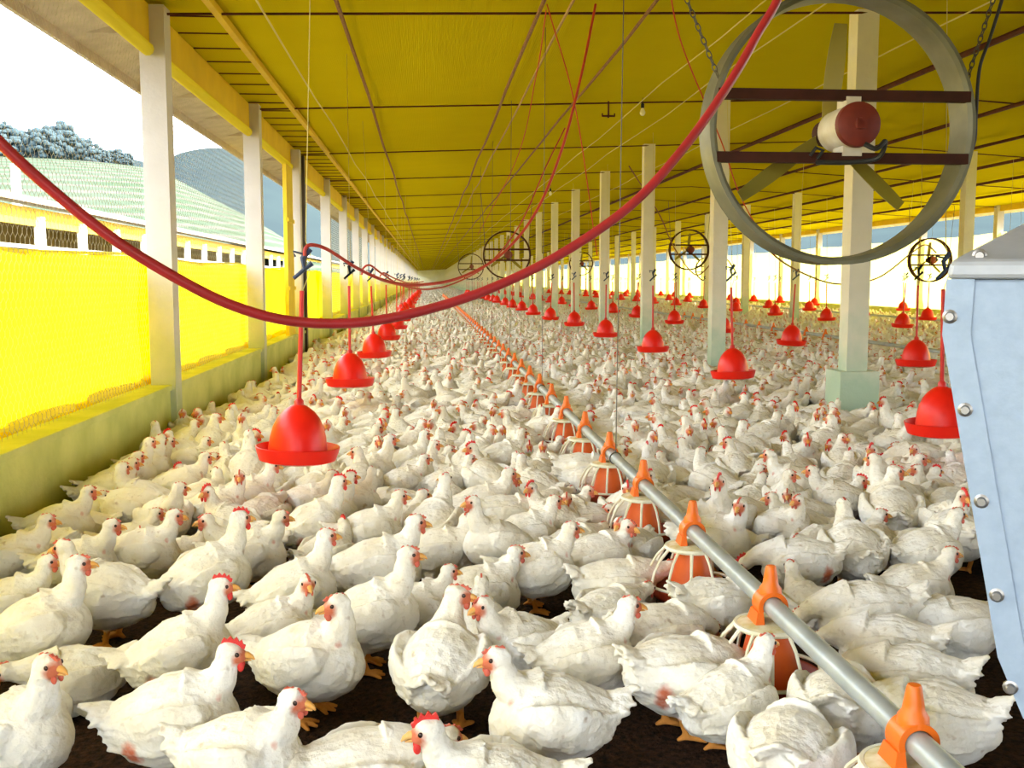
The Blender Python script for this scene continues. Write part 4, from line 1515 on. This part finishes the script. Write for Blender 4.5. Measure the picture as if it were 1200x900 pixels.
# hand placed birds: pixel of the middle of the trunk, heading (0 right, 90 away, 180 left, 270 towards us), pose, bare patch, size
HAND = [
    (12, 868, -25, 'alert', 0, 1.02, 'with red throat at the lower left corner, looking right'),
    (203, 845, 4, 'stand', 1, 1.05, 'with red comb and red bare flank in the lower left foreground, facing right'),
    (198, 768, 12, 'alert', 1, 1.0, 'with upright yellowish neck and red flank, just behind the red combed lower left one'),
    (100, 795, 205, 'low', 0, 0.92, 'crouching with its head hidden, in the dark gap at lower left'),
    (42, 742, 14, 'alert', 0, 1.05, 'with long neck and red wattles near the left edge, facing right'),
    (10, 712, 10, 'stand', 0, 0.95, 'cut by the left edge with reddish face, behind the long necked one'),
    (133, 698, 172, 'stand', 0, 1.08, 'with broad body and brown face turned left, standing in the left foreground'),
    (282, 890, -20, 'stand', 0, 1.0, 'with pale pink comb at the bottom edge, looking at the camera'),
    (362, 775, -22, 'look_back', 0, 1.08, 'with brown orange face turned left and both feet showing in the foreground'),
    (318, 742, 15, 'look_right', 0, 0.95, 'with small pale face looking at us, behind the brown faced one'),
    (342, 696, 14, 'alert', 0, 1.0, 'with red wattles stretching its neck right, left of the broad hens in the middle'),
    (432, 725, 0, 'alert', 0, 1.05, 'with bright red wattles facing right, in the left centre foreground'),
    (487, 715, 2, 'stand', 0, 0.85, 'small with yellow beak, just right of the red wattled one'),
    (425, 903, 10, 'low', 0, 1.0, 'whose back alone shows at the bottom edge left of a big red comb'),
    (582, 930, 182, 'sit', 1, 1.08, 'with big scarlet comb and yellow beak pointing left at the bottom edge'),
    (517, 785, 78, 'look_right', 0, 1.08, 'seen from behind with head turned right in the centre foreground'),
    (648, 842, 186, 'stand', 0, 1.05, 'with yellow beak facing left and tail raised right, foreground centre'),
    (622, 768, 215, 'stand', 0, 1.0, 'with pink face facing left, just behind the yellow beaked foreground one'),
    (668, 765, 6, 'stand', 0, 1.0, 'facing right with pink face beside the dark gap right of centre'),
    (572, 690, 8, 'sit', 0, 1.0, 'with brown face looking right in the tight middle cluster'),
    (618, 672, 4, 'stand', 0, 1.0, 'with red face looking right at the back of the middle cluster'),
    (565, 738, 88, 'sit', 0, 0.9, 'seen from behind with its rump showing between two pale faced ones'),
    (772, 748, 25, 'feed', 0, 1.0, 'bending toward the second feed pan, the farther of two bent ones'),
    (808, 793, 15, 'feed', 1, 1.05, 'bending toward the second feed pan with orange legs showing'),
    (853, 822, 25, 'stand', 0, 0.92, 'small with yellow beak facing right in front of the second feed pan'),
    (925, 890, 62, 'feed', 0, 1.05, 'seen from behind at the bottom edge, left of the nearest feed pan'),
    (985, 832, 60, 'feed', 0, 1.0, 'bent behind the nearest feed pan, beneath the grey pipe'),
    (838, 712, 10, 'feed', 0, 0.95, 'bending left of the second feed pan with rounded back up'),
    (748, 688, 4, 'low', 0, 1.05, 'lying with red face low and pointing right, left of the third feed pan'),
    (700, 655, 18, 'sit_right', 0, 1.05, 'lying with pink comb looking at us, behind the low red faced one'),
    (690, 612, 190, 'sit_left', 0, 1.0, 'lying with upright red comb facing us, left of the fourth feed pan'),
    (615, 628, 5, 'stand', 0, 0.95, 'with pink face left of the lying red combed one'),
    (1000, 648, 85, 'stand', 0, 1.05, 'seen from behind with soiled tail, right of the grey pipe'),
    (1085, 650, 10, 'stand', 0, 1.0, 'with small pale head facing right, left of the metal hopper'),
    (1072, 690, 0, 'sit', 0, 0.95, 'with crimson comb facing right beside the metal hopper'),
    (1022, 722, 175, 'feed', 0, 1.05, 'with rounded back and hidden head right of the second feed pan'),
    (1112, 735, 185, 'low', 0, 1.05, 'lying with tail raised against the metal hopper edge'),
    (1042, 762, 150, 'feed', 0, 0.98, 'the farthest of three lying side by side right of the pipe'),
    (1068, 803, 148, 'feed', 0, 1.0, 'in the middle of three lying side by side right of the pipe'),
    (1092, 850, 146, 'feed', 0, 1.0, 'the closest of three lying side by side right of the pipe'),
    (938, 662, 165, 'feed', 1, 1.0, 'with bare reddish vent facing right, right of the third feed pan'),
    (946, 712, 100, 'sit', 0, 0.85, 'yellowish and half hidden beneath the grey pipe by the second pan'),
    (1045, 603, 72, 'look_right', 0, 1.1, 'tall and seen from behind in the right middle, head turned right'),
    (92, 664, 5, 'stand', 0, 1.0, 'with scarlet face facing right, behind the broad brown faced one'),
    (165, 650, 4, 'stand', 0, 1.0, 'with dark wing crease facing right at left middle'),
    (206, 655, 0, 'sit', 0, 0.85, 'small with scarlet face behind the dark creased one'),
    (150, 636, 8, 'sit', 0, 0.9, 'half hidden with brown face behind the dark creased one'),
    (234, 682, 28, 'alert', 1, 1.08, 'large with stretched neck and red face left of centre'),
    (290, 652, 0, 'stand', 0, 1.0, 'with pale head right of the large stretched one'),
    (224, 600, 22, 'low', 0, 1.0, 'seen rump first with hidden head left of the near drinker'),
    (288, 583, 8, 'stand', 0, 1.0, 'with yellow face below the nearest red drinker, facing right'),
    (168, 588, 182, 'look_back', 0, 1.0, 'facing left with head turned back right, near the left wall'),
    (122, 578, 18, 'stand', 0, 1.0, 'facing right with brown face in the yellow light'),
    (84, 562, 20, 'alert', 0, 1.0, 'yellow tinted with upright head close to the left wall'),
    (28, 576, 30, 'stand', 0, 1.0, 'yellow tinted in the corner under the near curtain'),
    (20, 618, 8, 'stand', 0, 1.0, 'yellow tinted with red face at the left edge'),
    (14, 658, 6, 'stand', 0, 1.0, 'with red face at the left edge below the yellow tinted ones'),
    (76, 612, 0, 'sit', 0, 0.9, 'yellow tinted and lying with dark red face'),
    (56, 644, 150, 'feed', 1, 0.9, 'turned away with bare brown flank at left'),
    (97, 622, 182, 'low', 0, 0.9, 'lying with tail raised right near the left wall'),
    (175, 547, 14, 'stand', 0, 0.95, 'with upright head in the yellow light by the wall'),
    (212, 545, 5, 'stand', 0, 0.9, 'small with reddish face in the yellow light'),
    (266, 542, 28, 'feed', 1, 1.0, 'stretching its neck into the nearest red drinker'),
    (226, 562, 20, 'sit', 0, 0.9, 'lying below the one that drinks'),
    (326, 542, 55, 'alert', 0, 1.0, 'seen from behind drinking at the nearest red drinker'),
    (352, 562, 40, 'sit', 0, 0.9, 'lying under the nearest red drinker'),
    (381, 558, 80, 'stand', 0, 0.9, 'seen from behind right under the nearest drinker rim'),
    (432, 556, 8, 'alert', 0, 1.0, 'with dark red face right of the nearest drinker'),
    (358, 590, 10, 'sit', 0, 1.0, 'with yellow face below the nearest drinker, half covered'),
    (366, 618, 18, 'alert', 1, 1.0, 'with red comb and ruddy flank below the nearest drinker'),
    (412, 592, 20, 'look_left', 0, 0.95, 'with its beak turned away in the left centre'),
    (432, 625, 10, 'stand', 0, 1.0, 'with orange face facing right in the centre left'),
    (440, 668, 4, 'stand', 0, 1.12, 'big and plump with red face, centre left, facing right'),
    (507, 618, 62, 'alert', 0, 1.0, 'seen from behind in the centre with dark comb'),
    (562, 596, 4, 'stand', 0, 1.05, 'long bodied with orange beak in the centre, facing right'),
    (585, 640, 205, 'alert', 0, 1.0, 'with thin upright neck facing us in the centre'),
    (524, 568, 0, 'stand', 0, 0.9, 'with orange beak left of the long bodied one'),
    (515, 538, 88, 'stand', 0, 0.95, 'standing seen from behind on a dark patch of litter'),
    (548, 548, 80, 'stand', 0, 1.0, 'seen from behind right of the dark patch of litter'),
    (588, 538, 20, 'stand', 0, 1.0, 'leaning right behind the dark patch of litter'),
    (475, 546, 6, 'alert', 0, 0.95, 'with crimson face left of the dark patch of litter'),
    (472, 568, 4, 'stand', 0, 0.9, 'with rosy face just below the crimson faced one'),
    (418, 530, 4, 'stand', 0, 1.0, 'beside the nearest drinker with head to the right'),
    (468, 592, 150, 'low', 0, 0.9, 'lying with lowered head in the centre left'),
    (486, 606, 0, 'sit', 0, 0.9, 'with pink face between two others in the centre left'),
]
BODY_Z = 0.150
placed = []                                   # x, y, heading, pose, bare, size, note
for px, py, hd, pz, br, sc, note in HAND:
    p = at_z(px, py, (BODY_Z + POSES[pz]['dz'] * 0.8) * sc)
    placed.append([max(p.x, XL + 0.24), p.y, hd, pz, br, sc, note])

# nudge apart any two trunks that sit inside one another
def foot(b):
    h = R(b[2])
    return [(b[0] + math.cos(h) * t * b[5], b[1] + math.sin(h) * t * b[5]) for t in (-0.07, 0.03)]


HOME = [(b[0], b[1]) for b in placed]
for it in range(30):
    for i in range(len(placed)):
        for j in range(i):
            a, c = placed[i], placed[j]
            if abs(a[0] - c[0]) + abs(a[1] - c[1]) > 0.6:
                continue
            best = None
            for p in foot(a):
                for q in foot(c):
                    dx, dy = p[0] - q[0], p[1] - q[1]
                    dd = math.hypot(dx, dy)
                    if best is None or dd < best[0]:
                        best = (dd, dx, dy)
            need = 0.165 * (a[5] + c[5]) / 2
            if best[0] < need:
                s = (need - best[0]) * 0.25 / max(best[0], 1e-3)
                a[0] += best[1] * s
                a[1] += best[2] * s
                c[0] -= best[1] * s
                c[1] -= best[2] * s
    for b in placed:                               # trunks keep clear of the feed pans
        for qx, qy in PANS[:8]:
            for f in foot(b):
                dx, dy = f[0] - qx, f[1] - qy
                dd = math.hypot(dx, dy)
                if dd < 0.235:
                    b[0] += dx * (0.235 - dd) / max(dd, 1e-3)
                    b[1] += dy * (0.235 - dd) / max(dd, 1e-3)
    for b, (hx, hy) in zip(placed, HOME):          # nobody strays far from where it was seen
        dx, dy = b[0] - hx, b[1] - hy
        dd = math.hypot(dx, dy)
        if dd > 0.10:
            b[0], b[1] = hx + dx * 0.10 / dd, hy + dy * 0.10 / dd
        ch = math.cos(R(b[2])) * b[5]
        b[0] = max(b[0], XL + 0.24, XL + 0.07 + 0.2 * abs(ch))

# the rest of the flock, packed as close as the photo shows
CELL = 0.25
gridmap = {}


def near_ok(x, y, h, sc, need):
    b = [x, y, h, 0, 0, sc]
    f = foot(b)
    ci, cj = int(x // CELL), int(y // CELL)
    for i in range(ci - 2, ci + 3):
        for j in range(cj - 2, cj + 3):
            for o_ in gridmap.get((i, j), ()):
                for p in f:
                    for q in foot(o_):
                        if (p[0] - q[0]) ** 2 + (p[1] - q[1]) ** 2 < need * need:
                            return False
    return True


def put(b):
    gridmap.setdefault((int(b[0] // CELL), int(b[1] // CELL)), []).append(b)


for b_ in placed:
    put(b_)
rnd = random.Random(5)
POSE_W = ['stand'] * 5 + ['sit'] * 7 + ['alert'] * 2 + ['look_left'] * 3 + ['look_right'] * 3 + ['sit_left'] * 3 + ['sit_right'] * 3 + ['low'] * 3 + ['feed'] * 3 + ['look_back']
field = []


def heading(px):
    if px < 480:
        return rnd.gauss(15, 50) if rnd.random() < 0.8 else rnd.uniform(0, 360)
    if px < 720:
        return rnd.gauss(20, 65) if rnd.random() < 0.65 else rnd.uniform(0, 360)
    return rnd.uniform(0, 360) if rnd.random() < 0.45 else rnd.gauss(220, 60)


PILLAR_XY = [(X, y0 + k * STEP) for X, y0 in ROWS for k in range(-1, nf + 1)]


def blocked(x, y):
    for X, Y in ((3.42, 8.0),):
        if abs(x - X) < 0.27 and abs(y - Y) < 0.27:
            return True
    for X in (3.42, 8.85):
        if abs(x - X) < 0.2:
            k = round((y - 8.0) / STEP)
            if abs(y - (8.0 + k * STEP)) < 0.6 and abs(y - (8.0 if X < 5 else 8.5) - k * STEP) < 0.2:
                return True
    if abs(x - XF) < 0.22 and y < 30 and min(abs(y - q[1]) for q in PANS) < 0.22:
        return True
    return False


GAPS = [(90, 860, 70), (450, 790, 45), (720, 850, 60), (735, 830, 40), (1150, 850, 60), (135, 755, 40), (1000, 690, 20), (170, 620, 18), (700, 715, 22), (320, 608, 14), (505, 560, 12), (925, 520, 8)]


def scatter(ya, yb_, xa, xb, tries, need, near):
    for _ in range(tries):
        x, y = rnd.uniform(xa, xb), rnd.uniform(ya, yb_)
        px, py, dep = project((x, y, 0.15))
        if not near and (px < -260 or px > 1460):
            continue
        if dep < 1.0:
            continue
        inside = -10 < px < 1210
        if px > -150 and px < 1300 and py > 640:
            continue
        if inside and any((px - gx) ** 2 + (py - gy) ** 2 < gr * gr for gx, gy, gr in GAPS):
            continue
        if 0.45 < x < 1.85 and 1.0 < y < 2.2:
            continue
        if blocked(x, y):
            continue
        h = heading(px) % 360
        sc = rnd.uniform(0.88, 1.06)
        ch = math.cos(R(h)) * sc
        if min(x - 0.20 * ch, x + 0.21 * ch) < XL + 0.10 or max(x - 0.20 * ch, x + 0.21 * ch) > XR - 0.06:
            continue
        if not near_ok(x, y, h, sc, need):
            continue
        pz = rnd.choice(POSE_W)
        # nobody reaches through the feeder pipe
        if abs(x - XF) < 0.13 and pz in ('stand', 'alert', 'look_left', 'look_right', 'look_back'):
            pz = 'sit' if rnd.random() < 0.5 else 'low'
        br = 1 if (pz, 1) in VARS and rnd.random() < 0.3 else 0
        b = [x, y, h, pz, br, sc, '']
        put(b)
        field.append(b)


scatter(3.6, 8.0, XL + 0.13, XL + 0.75, 5000, 0.150, False)
for i in range(2, 14):                        # birds that eat at the pans, heads over the rim
    for sx, hh in ((-1, 40), (1, 150)):
        b = [XF + sx * 0.33, PANS[i][1] - 0.20, hh + rnd.uniform(-12, 12), 'low', 0, rnd.uniform(0.9, 1.0), '']
        if near_ok(b[0], b[1], b[2], b[5], 0.14):
            put(b)
            field.append(b)
        else:
            b[1] += 0.07
            if near_ok(b[0], b[1], b[2], b[5], 0.125):
                put(b)
                field.append(b)
scatter(2.9, 6.5, XL + 0.21, 4.6, 12000, 0.155, False)
scatter(6.5, 13.0, XL + 0.21, 8.5, 30000, 0.152, False)
scatter(1.2, 3.2, XL + 0.21, 2.8, 600, 0.19, True)
# which of them show largest: those become individuals
cand = []
for b in field:
    px, py, dep = project((b[0], b[1], 0.15))
    if -12 < px < 1150 - max(0, (500 - py)) * 0 and py < 900:
        if px > 1105 + (py - 330) * 0.15 and py > 326:
            continue
        cand.append((dep, b))
cand.sort(key=lambda t: t[0])
N_IND = 300 - len(placed)
chosen = [b for _, b in cand[:N_IND]]
ids = set(id(b) for b in chosen)
rest = [b for b in field if id(b) not in ids]
if chosen:
    DEP_IND = cand[min(N_IND, len(cand)) - 1][0]


# labels: what each bird stands beside
def facing(b):
    ca = math.degrees(YAW)
    h = (b[2] + 0) % 360
    px, py, dep = project((b[0], b[1], 0.2))
    view = math.degrees(math.atan2(b[1], b[0]))
    rel = (h - view + 540) % 360 - 180          # 0 = turned away from us
    if abs(rel) < 40:
        return 'turned away'
    if abs(rel) > 140:
        return 'facing the camera'
    return 'facing left' if rel > 0 else 'facing right'


LAND = []
for i in range(2, 16):
    LAND.append((PANS[i][0], PANS[i][1], '%s feed pan' % ordinal(i)))
for X, y, ri, k in DRINKERS:
    if ri == 0 and k < 3:
        LAND.append((X, y, '%s drinker of the left row' % ordinal(k)))
    if ri == 1 and k < 3:
        LAND.append((X, y, ['drinker beside the hopper', 'drinker before the inner pillars', 'third drinker of the pillar row'][k]))
LAND.append((3.42, 8.0, 'plinthed pillar'))
LAND.append((XL, 7.4, 'first white wall pillar'))
for i in range(3):
    LAND.append((XL, 4.0 + i * 1.2, ['near curtain', 'middle of the near curtain', 'far end of the near curtain'][i]))
COUNT = {}


def auto_label(b):
    best = min(LAND, key=lambda L_: math.hypot(b[0] - L_[0], (b[1] - L_[1]) * 0.8))
    apx, apy, _ = project((b[0], b[1], 0.2))
    lpx, lpy, _ = project((best[0], best[1], 0.2))
    dx = b[0] - best[0]
    dy = b[1] - best[1]
    sd = ('right of' if dx > 0 else 'left of') if abs(dx) > abs(dy) * 0.7 else ('behind' if dy > 0 else 'in front of')
    return best, sd


for b in chosen:
    L_, sd = auto_label(b)
    COUNT.setdefault((L_[2], sd), []).append((math.hypot(b[0] - L_[0], b[1] - L_[1]), b))
STATE = {'stand': 'standing', 'alert': 'with raised neck', 'look_left': 'with turned head', 'look_right': 'with turned head', 'look_back': 'looking back', 'sit': 'sitting', 'sit_left': 'sitting',
         'sit_right': 'sitting', 'low': 'crouching', 'feed': 'with head down'}
LABEL = {}
for (ln, sd), lst in COUNT.items():
    lst.sort(key=lambda t: t[0])
    for i, (_, b) in enumerate(lst):
        LABEL[id(b)] = 'white chicken %s %s, %s nearest %s the %s' % (STATE[b[3]], facing(b), ordinal(i), sd, ln)
        LABEL[id(b)] = LABEL[id(b)].replace('first nearest', 'nearest')
        if len(LABEL[id(b)].split()) > 16:
            LABEL[id(b)] = 'chicken %s, %s nearest %s the %s' % (facing(b), ordinal(i), sd, ln)


def add_bird(b, parts_on, label):
    key = (b[3], b[4])
    o = link('chicken', VARS[key][0] if parts_on else MIDMESH[key], None, (b[0], b[1], 0))
    o.rotation_euler = (0, 0, R(b[2]))
    o.scale = (b[5], b[5] * 1.06, b[5] * 1.02)
    tag(o, label, 'chicken', 'white broiler chickens on the barn floor')
    if parts_on:
        for k, (nm_, mb, me) in VARS[key][1].items():
            link(nm_, me, o)
    return o


for b in placed:
    add_bird(b, True, 'chicken ' + b[6])
for i, b in enumerate(chosen):
    add_bird(b, i < 90, LABEL[id(b)])

# the thousands farther back: one mass
LODS = []
keys = [k for k in VARS]
for ratio, ymax in ((900, 11), (420, 19), (150, 42), (44, 400)):
    what = ('beak', 'comb') if ratio > 300 else ('comb',) if ratio > 800 else ()
    kk = keys if ratio > 100 else keys[:6]
    LODS.append((ymax, [with_head(k, arrays_of(k, ratio), what) for k in kk], kk))
far = []
for (ya, yb_, cell_) in ((13.0, 42.0, 0.25), (42.0, 90.0, 0.32), (90.0, 189.0, 0.46)):
    y = ya
    row = 0
    while y < yb_:
        x = XL + 0.24 + (cell_ / 2 if row % 2 else 0)
        while x < XR - 0.22:
            jx, jy = x + rnd.uniform(-0.07, 0.07), y + rnd.uniform(-0.07, 0.07)
            px, py, dep = project((jx, jy, 0.15))
            if -80 < px < 1330 and not blocked(jx, jy) and rnd.random() < 0.94:
                far.append([jx, jy, heading(px) % 360, rnd.choice(POSE_W), 0, rnd.uniform(0.9, 1.05), ''])
            x += cell_
        y += cell_ * 0.92
        row += 1
# also the right-hand side between 6.5 m and 13 m that the near scatter left out
scatter_n = len(field)
scatter(6.5, 13.0, 8.5, XR - 0.2, 16000, 0.16, False)
rest += field[scatter_n:]
Vs, Ts, Ks = [], [], []
nvt = 0
for b in rest + far:
    for ymax, lib, kk in LODS:
        if b[1] < ymax:
            break
    key = (b[3], b[4])
    A = lib[kk.index(key)] if key in kk else lib[rnd.randrange(len(lib))]
    a = R(b[2])
    ca, sa = math.cos(a) * b[5], math.sin(a) * b[5]
    V = A[0]
    X_ = V[:, 0] * ca - V[:, 1] * (sa * 1.06) + b[0]
    Y_ = V[:, 0] * sa + V[:, 1] * (ca * 1.06) + b[1]
    Z_ = V[:, 2] * b[5]
    Vs.append(np.stack([X_, Y_, Z_], 1).astype(np.float32))
    Ts.append(A[1] + nvt)
    Ks.append(A[2])
    nvt += len(V)
fm = tri_mesh('chicken_flock', np.concatenate(Vs), np.concatenate(Ts), np.concatenate(Ks), M['feather'])
fo = link('chicken_flock', fm)
tag(fo, 'dense flock of white chickens stretching to the far end of the barn', 'flock', None, 'stuff')
print('birds', len(placed), len(chosen), len(rest), len(far), 'verts', nvt, 'individuals to', DEP_IND)
